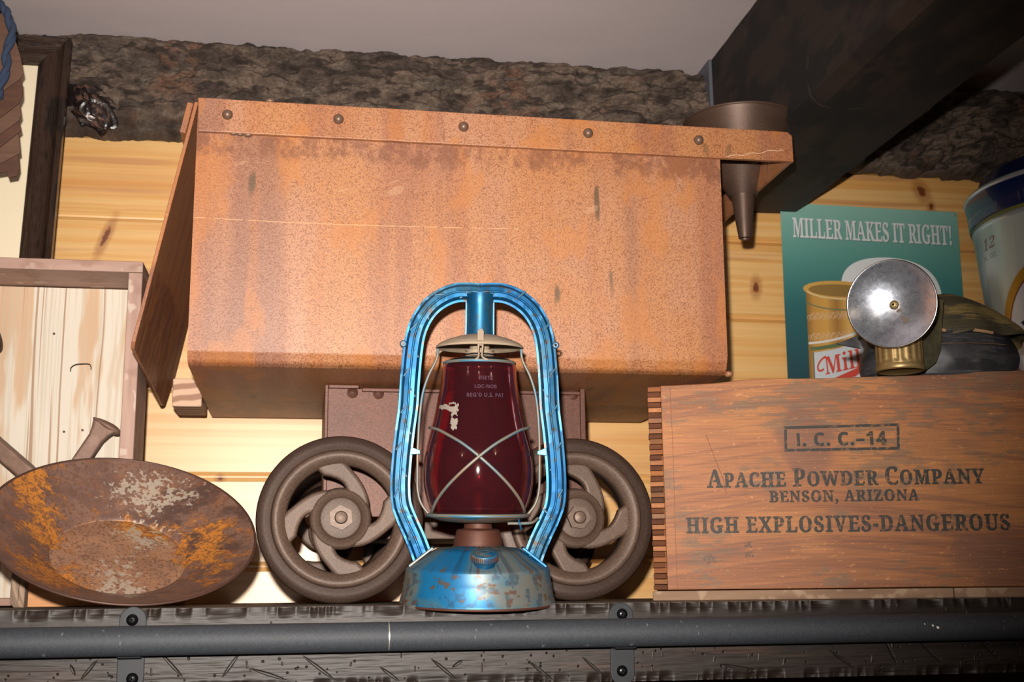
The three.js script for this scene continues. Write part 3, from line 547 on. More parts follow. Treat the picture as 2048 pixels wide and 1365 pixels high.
  const op = curve.getSpacedPoints(60).map((p) => [p.x, p.y]), ip = op.map(([r, y]) => [r - 0.0022, y]).reverse();
  const glass = MP({ color: new THREE.Color().setRGB(0.8, 0.2, 0.28), roughness: 0.05, transmission: 0.98, thickness: 0.002, ior: 1.5, attenuationColor: new THREE.Color().setRGB(0.55, 0.05, 0.07), attenuationDistance: 0.006 });
  const globe = part(t, 'globe', lathe([...op, ...ip, op[0]], 96), glass, 'dark red glass globe');
  // raised lettering on the globe
  const font = await new FontLoader().loadAsync('fonts/droid/droid_sans_bold.typeface.json');
  const wrap = (txt, py, size, dxc) => {
    const g = new TextGeometry(txt, { font, size, depth: 0.0005, curveSegments: 3, bevelEnabled: false }); g.computeBoundingBox();
    const w = g.boundingBox.max.x, p = g.attributes.position, h0 = hOf(py);
    for (let i = 0; i < p.count; i++) { const pyk = py - p.getY(i) / S, r = Lq(Gr(pyk), pyk)[0] + p.getZ(i) - 0.0001, a = (p.getX(i) - w / 2 + dxc * S) / r; p.setXYZ(i, r * Math.sin(a), h0 + p.getY(i), r * Math.cos(a)); }
    g.computeVertexNormals(); return g;
  };
  part(globe, 'raised_lettering', merged([wrap('DIETZ', 766, 0.0042, 12), wrap('LOC-NOB', 783, 0.0042, 12), wrap("REG'D U.S. PAT", 800, 0.0045, 12)]), MP({ color: 0x4a3440, roughness: 0.12 }), 'raised glass lettering');
  // flaked pale paint spot on the globe
  { const pos = [], idx = []; const N = 46, q = (i, j) => { const py = mix(808, 868, j / N), dx = mix(-82, -36, i / N), r = Lq(Gr(py), py)[0] + 0.0003, x = dx * S; return [x, hOf(py), Math.sqrt(Math.max(0, r * r - x * x))]; };
    for (let j = 0; j <= N; j++) for (let i = 0; i <= N; i++) pos.push(...q(i, j));
    for (let j = 0; j < N; j++) for (let i = 0; i < N; i++) {
      const u = i / N, v = j / N, d = Math.min(Math.hypot((u - 0.62) / 0.3, (v - 0.2) / 0.2), Math.hypot((u - 0.7) / 0.17, (v - 0.6) / 0.4), Math.hypot((u - 0.25) / 0.3, (v - 0.16) / 0.1)) + 0.9 * (fbm(u * 14, v * 14, 3, 5) - 0.5);
      const hole = Math.hypot((u - 0.72) / 0.1, (v - 0.5) / 0.07) < 1 || Math.hypot((u - 0.6) / 0.14, (v - 0.12) / 0.06) < 0.9;
      if (d < 0.86 && !hole) { const a = j * (N + 1) + i; idx.push(a, a + 1, a + N + 2, a, a + N + 2, a + N + 1); }
    }
    const g = new THREE.BufferGeometry(); g.setAttribute('position', new THREE.Float32BufferAttribute(pos, 3)); g.setIndex(idx); g.computeVertexNormals(); g.setAttribute('uv', new THREE.Float32BufferAttribute(new Float32Array(pos.length / 3 * 2), 2));
    part(globe, 'flaked_label', g, M({ color: 0x857a70, roughness: 0.85 }), 'pale flaked label remnant'); }
  // upper ring, chimney, hood, centre tube
  part(t, 'globe_ring', new THREE.TorusGeometry(Lq(70, 727)[0], 0.0021, 10, 64).rotateX(Math.PI / 2).translate(0, hOf(728), 0), wire);
  part(t, 'globe_cap', lathe(prof([[70, 727], [62, 721], [40, 716], [28, 714], [26, 706]]), 56), M({ color: 0x2c3038, roughness: 0.3, metalness: 0.6 }), 'dark cap on the globe');
  part(t, 'chimney_collar', lathe(prof([[20, 716], [30, 713], [22, 711], [29, 707], [24, 705], [30, 702], [20, 700], [20, 690]]), 40), dust);
  part(t, 'hood', lathe(prof([[20, 680], [28, 679], [60, 685], [85, 697.5], [86, 698.5], [88, 697], [87, 694], [80, 688], [62, 680], [42, 674], [28, 671]]), 72), dust, 'dusty domed hood');
  part(t, 'centre_tube', uvL(lathe(prof([[29, 676], [28, 671], [26.5, 668], [26, 640], [26, 612], [27, 600], [30, 590]]), 48)), blue);
  for (const q of [-1, 1]) { const [x, h0] = Lq(27, 670), h1 = hOf(592); part(t, 'tube_seam', new THREE.BoxGeometry(0.0022, h1 - h0, 0.0012).translate(q * x, (h0 + h1) / 2, 0), blue); }
  // side tubes with crimped flanges
  const mid = [[0, 587], [-22, 585.5], [-48, 587], [-74, 597], [-98, 615], [-116, 640], [-127, 668], [-132, 695], [-136, 735], [-139, 775], [-141, 812], [-148, 868], [-154, 930], [-156, 975], [-153, 1010], [-142, 1040], [-126, 1075], [-116, 1100], [-110, 1117]];
  const wide = 20.5 * S, half = [[-1, 0.07], [-0.98, 0.1], [-0.76, 0.1], [-0.68, 0.34], [-0.5, 0.52], [-0.12, 0.63], [-0.04, 0.74], [0.04, 0.74], [0.12, 0.63], [0.5, 0.66], [0.68, 0.44], [0.76, 0.1], [0.98, 0.1], [1, 0.07]];
  const P2 = (s) => new THREE.CatmullRomCurve3(mid.map(([x, y]) => { const [a, h] = Lq(x * s, y); return V3(a, h, 0); }), false, 'centripetal').getSpacedPoints(110).map((p) => new THREE.Vector2(p.x, p.y));
  const emb = [[6, 1], [14, -1], [22, 1], [28, -1], [37, 1], [44, -1], [51, 1], [57, -1], [64, 1], [70, -1], [79, 1], [86, -1], [94, 1], [101, -1]];
  for (const s of [1, -1]) {
    const path = P2(s), pf = [...half.map(([a, d]) => [a * wide * s, d * wide]), ...half.slice().reverse().map(([a, d]) => [a * wide * s, -d * wide])];
    const g = sweep(path, pf); { const uv = g.attributes.uv; for (let i = 0; i < uv.count; i++) uv.setXY(i, uv.getX(i) / 0.25 + (s > 0 ? 0 : 0.37), uv.getY(i) / 0.25); }
    const tb = part(t, 'side_tube', g, blue, 'stamped blue air tube');
    // embossed slanting ribs pressed into the tube
    const ribs = emb.map(([i, side]) => {
      const a = path[i], b = path[Math.min(i + 3, path.length - 1)], tx = b.clone().sub(a).normalize(), nx = new THREE.Vector2(-tx.y, tx.x).multiplyScalar(s), o = side * 0.38;
      const c = [-0.24, 0, 0.24].map((k, j) => V3(a.x + nx.x * wide * (o + k) + tx.x * k * 0.02 * side, a.y + nx.y * wide * (o + k) + tx.y * k * 0.02 * side * s, wide * (0.61 - Math.abs(o + k) * 0.18)));
      return tube(c, 0.0013, 8, 6);
    });
    for (const rib of ribs) part(tb, 'embossed_rib', rib, tank);
    // lock ears at half height, little plates at the foot
    const [ex, eh] = Lq(-135 * s, 906);
    part(t, 'wire_ear', extrude([[0, 0.006], [0.0105 * s, 0.002], [0.0105 * s, -0.002], [0, -0.003]], 0.002, 0.0004).translate(ex, eh, 0.006), blue);
    const [bx, bh] = Lq(-152 * s, 690);
    part(t, 'bail_lug', lathe([[0.0015, 0.004], [0.003, 0.0045], [0.0042, 0.003], [0.0042, -0.004]], 16).rotateX(Math.PI / 2).translate(bx, bh, 0), tank);
    part(t, 'tube_foot', uvL(uvBox(extrude([[-0.0175, 0], [0.0175, 0], [0.0165, 0.003], [-0.0165, 0.003]], 0.03, 0.0008).translate(0, 0, -0.015).rotateZ(0.66 * s).translate(Lq(-111 * s, 1116)[0], Lq(0, 1116)[1], 0), 0.25)), tank);
  }
  // guard wires
  const w = (pts, r = 0.0016, n = 48) => tube(pts.map(([dx, py, z]) => { const [x, h] = Lq(dx, py); return V3(x, h, z); }), r, n, 8);
  const sideWire = [[-83, 699], [-85, 718], [-101, 752], [-112, 786], [-118, 830], [-121, 880], [-122, 948], [-121, 982], [-115, 1006], [-103, 1024], [-96, 1032]];
  for (const s of [1, -1]) part(t, 'guard_wire', w(sideWire.map(([x, y]) => [x * s, y, 0.002])), wire, 'bent wire beside the globe');
  const onGlobe = (dx, py, off = 0.0022) => { const [r, h] = Lq(Gr(py), py), x = dx * S; return V3(x, h, Math.sqrt(Math.max(1e-8, (r + off) ** 2 - x * x))); };
  for (const s of [1, -1]) {
    const pts = []; for (const [dx, py] of [[-99, 857], [-94, 859], [-80, 864], [-58, 876], [-30, 893], [0, 916], [30, 942], [60, 972], [80, 998], [90, 1018], [93, 1029]]) pts.push(onGlobe(dx * s, py, s > 0 ? 0.0022 : 0.0046));
    const e = onGlobe(-99 * s, 857); pts.unshift(V3(e.x * 1.01, e.y + 0.0006, -0.012));
    part(t, 'cross_wire', tube(pts, 0.0018, 64, 8), wire, 'crossing wire before the globe');
  }
  for (const dx of [-3, 5]) part(t, 'lift_wire', w([[dx, 690, 0.047], [dx, 705, 0.048], [dx, 722, 0.0425], [dx * 3, 727, 0.0405]], 0.0011, 20), dust);
  part(t, 'hood_clip', extrude([[-0.0035, -0.01], [0.0035, -0.01], [0.0035, 0.006], [0.002, 0.009], [-0.002, 0.009], [-0.0035, 0.006]], 0.0025, 0.0005).translate(0.0006, Lq(0, 684)[1], 0.045), dust);
  // lift lever at the right
  { const a = Lq(58, 1046), b = Lq(106, 1044), c = Lq(118, 1036);
    part(t, 'lift_lever', tube([V3(a[0], a[1], 0.03), V3(b[0], b[1], 0.024), V3(c[0], c[1], 0.016)], 0.0017, 24, 8), wire);
    const d = Lq(78, 1037), e = Lq(84, 1058); part(t, 'lever_hook', tube([V3(d[0], d[1], 0.036), V3((d[0] + e[0]) / 2, (d[1] + e[1]) / 2, 0.038), V3(e[0], e[1], 0.036)], 0.0012, 16, 8), blue); }
})();

// ---------------------------------------------------------------- the explosives crate
const CR = { at: P(1308, 1188, 0.48), turn: -0.285 };
CR.at.y = SHELF;
const crX = V3(Math.cos(CR.turn), 0, -Math.sin(CR.turn)), crN = V3(Math.sin(CR.turn), 0, Math.cos(CR.turn));
const crateAt = (px, py) => { const d = ray(px, py), k = CR.at.clone().sub(EYE).dot(crN) / d.dot(crN), q = EYE.clone().addScaledVector(d, k).sub(CR.at); return [q.dot(crX), q.y]; };   // a pixel on the crate's front, in the crate's axes
const CW = crateAt(2090, 1000)[0], CH = crateAt(1700, 756)[1];
{
  const t = thing('explosives_crate', 'stained wooden crate with black stencilled lettering and finger joints', 'crate', CR.at);
  t.rotation.y = CR.turn;
  const W = 2048, HH = Math.round(W * (CH + 0.01) / CW), k = W / CW, at = (px, py) => { const [x, y] = crateAt(px, py); return [x * k, (CH + 0.01 - y) * k]; };
  const woodPx = (x, y) => {
    const u = x / k, v = y / k, warp = 0.02 * Math.sin(u * 7) + 0.012 * fbm(u * 5, v * 8, 3, 6), ring = fbm(u * 2.2, (v + warp) * 95, 4, 14), fine = fbm(u * 24, v * 900, 2, 3), bl = fbm(u * 10, v * 12, 4, 81), pale = fbm(u * 60, v * 160, 3, 23);
    let c = lerpC([152, 95, 53], [136, 81, 44], sstep(0.35, 0.7, ring));
    c = lerpC(c, [166, 108, 56], 0.7 * sstep(0.5, 0.68, fbm(u * 7, v * 16, 3, 51)));
    c = lerpC(c, [108, 64, 46], 0.4 * sstep(0.62, 0.7, fbm(u * 3, (v + warp) * 210, 3, 44)));
    c = lerpC(c, [106, 68, 52], 0.6 * sstep(0.54, 0.72, bl));
    c = lerpC(c, [200, 144, 88], 0.5 * sstep(0.74, 0.82, fbm(u * 150, v * 380, 3, 23)) + 0 * pale);
    c = lerpC(c, [104, 82, 64], 0.55 * sstep(0.5, 0.62, fbm(u * 14, v * 22, 4, 141)) * sstep(0.42, 0.6, fbm(u * 60, v * 220, 3, 61)));
    return c.map((q) => q * (0.84 + 0.26 * fine + 0.06 * noise(u * 900, v * 900, 2)));
  };
  const map = canvas(W, HH, (g, w, h) => {
    pixels(g, w, h, (x, y) => woodPx(x, y));
    const wood = g.getImageData(0, 0, w, h).data.slice();
    g.fillStyle = '#1d1c1a'; g.strokeStyle = '#1d1c1a';
    // one line of lettering from px (x0, y0) to (x1, y1), its baseline; runs: [text, relative size]
    const line = (runs, x0, y0, x1, y1, capPx, font, gap = 0) => {
      const [ax, ay] = at(x0, y0), [bx, by] = at(x1, y1), [, cy] = at(x0, y0 - capPx), size = (ay - cy) / 0.72, L = Math.hypot(bx - ax, by - ay);
      let tot = 0; const bar = (s) => s === 'I' && font === 'sans-serif', ws = runs.map(([s, q]) => { if (bar(s)) { tot += 0.34 * size; return 0.34 * size; } g.font = 'bold ' + size * q + 'px ' + font; const m = g.measureText(s).width + gap * size; tot += m; return m; });
      g.save(); g.translate(ax, ay); g.rotate(Math.atan2(by - ay, bx - ax)); g.scale(L / tot, 1);
      let x = 0; runs.forEach(([s, q], i) => { if (bar(s)) { g.fillRect(x + 0.07 * size, -0.72 * size, 0.17 * size, 0.72 * size); x += ws[i]; return; } g.font = 'bold ' + size * q + 'px ' + font; g.fillText(s, x, 0); g.lineWidth = size * 0.035; g.strokeText(s, x, 0); x += ws[i]; });
      g.restore();
    };
    const chars = (s, big, small) => [...s].map((ch, i, a) => [ch.toUpperCase(), i === 0 || a[i - 1] === ' ' ? big : small]);
    line(chars('Apache Powder Company', 1.18, 0.95), 1415, 976, 1971, 967, 30, 'serif', 0.05);
    line([...'BENSON, ARIZONA'].map((c) => [c, 1]), 1539, 1005, 1841, 1001, 22, 'serif', 0.06);
    line([...'HIGH EXPLOSIVES-DANGEROUS'].map((c) => [c, 1]), 1372, 1067, 2025, 1060, 31, 'serif', 0.06);
    line([...'I. C. C.–14'].map((c) => [c, 1]), 1592, 893, 1776, 889, 26, 'sans-serif', 0.05);
    g.lineWidth = 3.6 * k * 1.5 / FPX; g.beginPath(); [[1571, 856], [1796, 850], [1797, 897], [1572, 901]].forEach(([x, y], i) => { const [a, b] = at(x, y); i ? g.lineTo(a, b) : g.moveTo(a, b); }); g.closePath(); g.lineWidth = 0.0033 * k; g.stroke();
    // worn stencil, scratches
    pixels(g, w, h, (x, y, c) => { const o = (y * w + x) * 4, wd = [wood[o], wood[o + 1], wood[o + 2]], wear = sstep(0.56, 0.72, fbm(x / 16, y / 13, 4, 9)) * 0.6 + 0.06 * noise(x / 3, y / 3, 7); return lerpC(c, wd, clamp(wear)); });
    g.strokeStyle = 'rgba(80,46,30,0.8)'; g.lineWidth = 2.4; g.beginPath(); [[1412, 870], [1425, 905], [1445, 955], [1453, 988]].forEach(([x, y], i) => { const [a, b] = at(x, y); i ? g.lineTo(a, b) : g.moveTo(a, b); }); g.stroke();
    g.strokeStyle = 'rgba(70,40,26,0.55)'; g.lineWidth = 2; g.beginPath(); [[1340, 775], [1346, 900], [1352, 1100], [1355, 1182]].forEach(([x, y], i) => { const [a, b] = at(x, y); i ? g.lineTo(a, b) : g.moveTo(a, b); }); g.stroke();
    g.fillStyle = 'rgba(52,50,56,0.4)'; for (const [x, y, r] of [[1500, 1108, 12], [1496, 1090, 8], [1420, 1120, 16]]) { const [a, b] = at(x, y); for (let i = 0; i < 24; i++) { g.beginPath(); g.arc(a + (hash(i, 1, x) - 0.5) * r * 4, b + (hash(i, 2, x) - 0.5) * r * 3, 2 + 4 * hash(i, 3, x), 0, 7); g.fill(); } }
    for (let i = 0; i < 70; i++) { g.fillStyle = 'rgba(220,170,110,' + (0.2 + 0.5 * hash(i, 4, 4)) + ')'; g.fillRect(hash(i, 1, 4) * w, hash(i, 2, 4) * h, 2 + 6 * hash(i, 3, 4), 1 + 3 * hash(i, 5, 4)); }
  });
  const front = M({ map, roughness: 0.62, bumpMap: map, bumpScale: 0.0006 });
  const sideTex = texture(512, 512, (u, v) => woodPx(u * 700, v * 700));
  const side = M({ map: sideTex, roughness: 0.7 }), grainD = M({ map: sideTex, color: 0x9c8a7c, roughness: 0.85 }), grainL = M({ map: sideTex, color: 0xe8dccb, roughness: 0.8 });
  const fw = 0.0172, tk = 0.017, yb = crateAt(1312, 1181)[1];
  const topPts = [[1328, 772], [1345, 771], [1400, 768.5], [1442, 766], [1470, 762], [1500, 758.5], [1560, 757.5], [1640, 757], [1700, 755], [1800, 752], [1880, 750], [1935, 747], [1950, 744], [2048, 741], [2088, 740]].map(([x, y]) => crateAt(x, y));
  const edge = []; for (let i = 0; i < topPts.length - 1; i++) for (let j = 0; j < 6; j++) { const q = j / 6, x = mix(topPts[i][0], topPts[i + 1][0], q); edge.push([x, mix(topPts[i][1], topPts[i + 1][1], q) + 0.0009 * (fbm(x * 90, 4, 3, 3) - 0.5)]); }
  const out = [[fw, yb], ...edge.slice(1), [CW, edge.at(-1)[1]], [CW, yb]]; out.splice(1, 0, [fw, edge[0][1]]);
  part(t, 'front_board', uvPlane(extrude(out, tk, 0.001, 2).translate(0, 0, -tk), 0, 0, CW, CH + 0.01), front, 'stencilled front board');
  // finger joints at the left corner
  const yt = edge[0][1] - 0.001, nf = 38, fh = (yt - yb) / nf;
  for (let i = 0; i < nf; i++) {
    const y0 = yb + i * fh, dark = i % 2 === 0, out2 = dark ? -rr(0.0008, 0.0022) : -rr(0, 0.0008), wl = dark ? rr(-0.0004, 0.0006) : rr(0, 0.0012);
    const g = uvBox(slab(wl, fw - (dark ? rr(0, 0.002) : 0), y0 + 0.0003, y0 + fh - 0.0003, -tk, out2, 0.0007, 1), 0.3, rnd(), rnd());
    part(t, 'finger', g, dark ? grainD : (rnd() < 0.4 ? grainL : side));
  }
  const D = 0.36, box = (n, x0, x1, y0, y1, z0, z1) => part(t, n, uvBox(slab(x0, x1, y0, y1, z0, z1, 0.001), 0.3), side);
  box('side_board', 0.001, tk, yb, CH - 0.006, -D + tk, -tk); box('side_board', CW - tk, CW, yb, CH, -D + tk, -tk); box('back_board', 0.001, CW, yb, CH - 0.004, -D, -D + tk);
  // top boards, a little below the worn front edge
  for (let i = 0; i < 3; i++) box('lid_board', tk, CW - tk, CH - 0.016, CH - 0.006, -D + tk + i * (D - 2 * tk) / 3 + 0.0006, -D + tk + (i + 1) * (D - 2 * tk) / 3 - 0.0006);
  const x1 = crateAt(1906, 1180)[0], bm = M({ map: texture(512, 256, (u, v) => { const n = fbm(u * 4, v * 40, 4, 3), q = fbm(u * 20, v * 20, 4, 9); return lerpC(lerpC([150, 122, 98], [118, 90, 72], n), [176, 152, 126], 0.6 * sstep(0.55, 0.7, q)); }), roughness: 0.85 });
  const bot = (xa, xb, ox) => part(t, 'bottom_board', uvBox(slab(xa, xb, 0, yb - 0.0012, -D, 0.0025, 0.0014), 0.3, ox), bm);
  bot(-0.0015, x1, 0.2); bot(x1 + 0.001, CW + 0.001, 0.7);
}

// ---------------------------------------------------------------- the tin sign on the wall
{
  const z = 0.012, A = P(1560, 405, z), B = P(1914, 425, z), w = A.distanceTo(B), h = w * 1.34, tilt = Math.atan2(B.y - A.y, B.x - A.x);
  const t = thing('tin_sign', 'green tin beer sign with white headline and a painted gold can', 'sign', V3((A.x + B.x) / 2 + Math.sin(tilt) * h, (A.y + B.y) / 2 - h, z));
  t.rotation.z = tilt; t.position.set((A.x + B.x) / 2 + Math.sin(tilt) * h, (A.y + B.y) / 2 - Math.cos(tilt) * h, z - 0.004);
  const map = canvas(1024, 1372, (g, W, H) => {
    const f = (px, py) => [(px - 1560) / 355 * W, (py - 405 - (px - 1560) * 0.0565) / 473 * H];
    const gr = g.createLinearGradient(0, 0, 0, H); gr.addColorStop(0, '#8abaae'); gr.addColorStop(0.2, '#5b978e'); gr.addColorStop(0.42, '#26666a'); gr.addColorStop(0.75, '#183f4a'); gr.addColorStop(1, '#12303a');
    g.fillStyle = gr; g.fillRect(0, 0, W, H);
    // headline
    const [hx0, hy] = f(1582, 473), [hx1] = f(1902, 490);
    g.font = 'bold 128px serif'; const tw = g.measureText('MILLER MAKES IT RIGHT!').width;
    g.save(); g.translate(hx0, hy - 4); g.scale((hx1 - hx0) / tw, 1.16); g.fillStyle = '#1d4a48'; g.fillText('MILLER MAKES IT RIGHT!', 5, 4); g.fillStyle = '#d9dcdf'; g.fillText('MILLER MAKES IT RIGHT!', 0, 0); g.lineWidth = 2; g.strokeStyle = '#d9dcdf'; g.strokeText('MILLER MAKES IT RIGHT!', 0, 0); g.restore();
    // beer glass with foam
    const [fx0, fy0] = f(1672, 560), [fx1] = f(1872, 560), [, ft] = f(1772, 513);
    g.fillStyle = '#c98f3c'; g.beginPath(); g.moveTo(fx0 + 20, fy0 + 60); g.lineTo(fx1 - 20, fy0 + 60); g.lineTo(fx1 - 60, H); g.lineTo(fx0 + 60, H); g.fill();
    g.fillStyle = '#dfe3e6'; g.beginPath(); g.moveTo(fx0, fy0 + 10); g.bezierCurveTo(fx0 + 10, ft + 30, fx0 + 150, ft, (fx0 + fx1) / 2, ft); g.bezierCurveTo(fx1 - 120, ft + 6, fx1 - 10, ft + 60, fx1, fy0 + 60); g.lineTo(fx1 - 10, fy0 + 190); g.lineTo(fx0 + 10, fy0 + 190); g.closePath(); g.fill();
    for (let i = 0; i < 90; i++) { g.fillStyle = i % 2 ? '#eef0f2' : '#cfd4d8'; g.beginPath(); g.arc(mix(fx0 + 60, fx1 - 60, hash(i, 1, 3)), mix(fy0 + 20, fy0 + 170, hash(i, 2, 3)), 3 + 9 * hash(i, 3, 3), 0, 7); g.fill(); }
    // gold can
    const [cx0, cy0] = f(1600, 570), [cx1] = f(1735, 570), cw = cx1 - cx0, cc = (cx0 + cx1) / 2;
    const gg = g.createLinearGradient(cx0, 0, cx1, 0); [[0, '#8a6430'], [0.12, '#c9964a'], [0.3, '#d8a653'], [0.45, '#a87a3c'], [0.6, '#dcae5e'], [0.75, '#e8c27a'], [1, '#9c7236']].forEach(([s, c]) => gg.addColorStop(s, c));
    g.fillStyle = gg; g.fillRect(cx0 + 6, cy0, cw - 12, H - cy0);
    g.fillStyle = '#d2a454'; g.beginPath(); g.ellipse(cc, cy0, cw / 2 + 8, 50, 0, 0, 7); g.fill();
    g.fillStyle = '#94753c'; g.beginPath(); g.ellipse(cc, cy0 + 3, cw / 2 - 22, 34, 0, 0, 7); g.fill();
    g.strokeStyle = '#e6d2a2'; g.lineWidth = 7; g.beginPath(); g.ellipse(cc, cy0 + 4, cw / 2 - 10, 44, 0, 0.2, 2.9); g.stroke();
    g.strokeStyle = '#5a7a62'; g.lineWidth = 6; g.beginPath(); g.ellipse(cc, cy0 + 62, cw / 2 - 6, 46, 0, 0.2, 2.95); g.stroke();
    g.strokeStyle = 'rgba(226,196,176,0.75)'; g.lineWidth = 3; for (let r = 0; r < 2; r++) for (let i = 0; i < 46; i++) { const x = cx0 + 14 + (i / 46) * (cw - 40), y = cy0 + 150 + r * 110 - i * 0.6 + 14 * Math.sin(i * 1.7); g.beginPath(); g.moveTo(x - 6, y + 12); g.quadraticCurveTo(x + 4, y - 22, x + 10, y + 6); g.stroke(); }
    const [lx0, ly0] = f(1603, 684), [lx1, ly1] = f(1735, 655);
    g.strokeStyle = '#e4e2e0'; g.lineWidth = 12; g.beginPath(); g.moveTo(lx0, ly0 - 34); g.quadraticCurveTo(cc, ly0 - 50, lx1, ly1 - 44); g.stroke();
    g.strokeStyle = '#5f7450'; g.lineWidth = 20; g.beginPath(); g.moveTo(lx0 + 10, ly0 - 4); g.quadraticCurveTo(cc, ly0 - 20, lx1, ly1 - 6); g.stroke();
    g.fillStyle = '#cfd6dc'; g.beginPath(); g.moveTo(lx0 + 26, ly0 + 14); g.quadraticCurveTo(cc, ly0 - 4, lx1, ly1 + 8); g.lineTo(lx1, H); g.lineTo(lx0 + 26, H); g.fill();
    g.strokeStyle = '#3c6470'; g.lineWidth = 5; g.beginPath(); g.moveTo(lx0 + 24, ly0 + 14); g.lineTo(lx0 + 24, H); g.stroke();
    // script and the bar below it
    const [mx, my] = f(1620, 744); g.save(); g.translate(mx, my); g.rotate(-0.24); g.fillStyle = '#cf4a3c'; g.strokeStyle = '#cf4a3c'; g.transform(1, 0, -0.18, 1, 0, 0); g.font = 'bold 128px serif'; g.scale(0.84, 1); g.fillText('Miller', 44, -30); g.lineWidth = 11; g.beginPath(); g.moveTo(40, -62); g.bezierCurveTo(-14, -34, -20, -104, 62, -124); g.stroke(); g.restore();
    g.fillStyle = '#cf4a3c'; const q = (a, b) => f(a, b); g.beginPath(); g.moveTo(...q(1628, 746)); g.lineTo(...q(1735, 704)); g.lineTo(...q(1690, 736)); g.closePath(); g.fill();
    const [ix, iy] = f(1644, 758); g.save(); g.translate(ix, iy); g.rotate(-0.06); g.fillStyle = '#b7a552'; g.font = 'bold 62px serif'; g.scale(0.78, 1); g.fillText('HIGH LIFE', 0, 0); g.restore();
  });
  part(t, 'plate', uvPlane(extrude([[-w / 2, 0], [w / 2, 0], [w / 2, h], [-w / 2, h]], 0.0014, 0.0004).translate(0, 0, 0.003), -w / 2, 0, w, h), MP({ map, roughness: 0.45, clearcoat: 0.3, clearcoatRoughness: 0.4 }), 'printed tin plate');
  for (const [x, y] of [[-w / 2 + 0.007, h - 0.006], [w / 2 - 0.007, h - 0.006], [-w / 2 + 0.007, 0.006], [w / 2 - 0.007, 0.006]]) part(t, 'screw', lathe([[0, 0.0016], [0.0016, 0.0012], [0.0022, 0], [0.001, -0.002], [0.001, -0.012]], 14).rotateX(Math.PI / 2).translate(x, y, 0.0046), M({ color: 0xc8b890, roughness: 0.3, metalness: 0.8 }), 'small screw head');
}

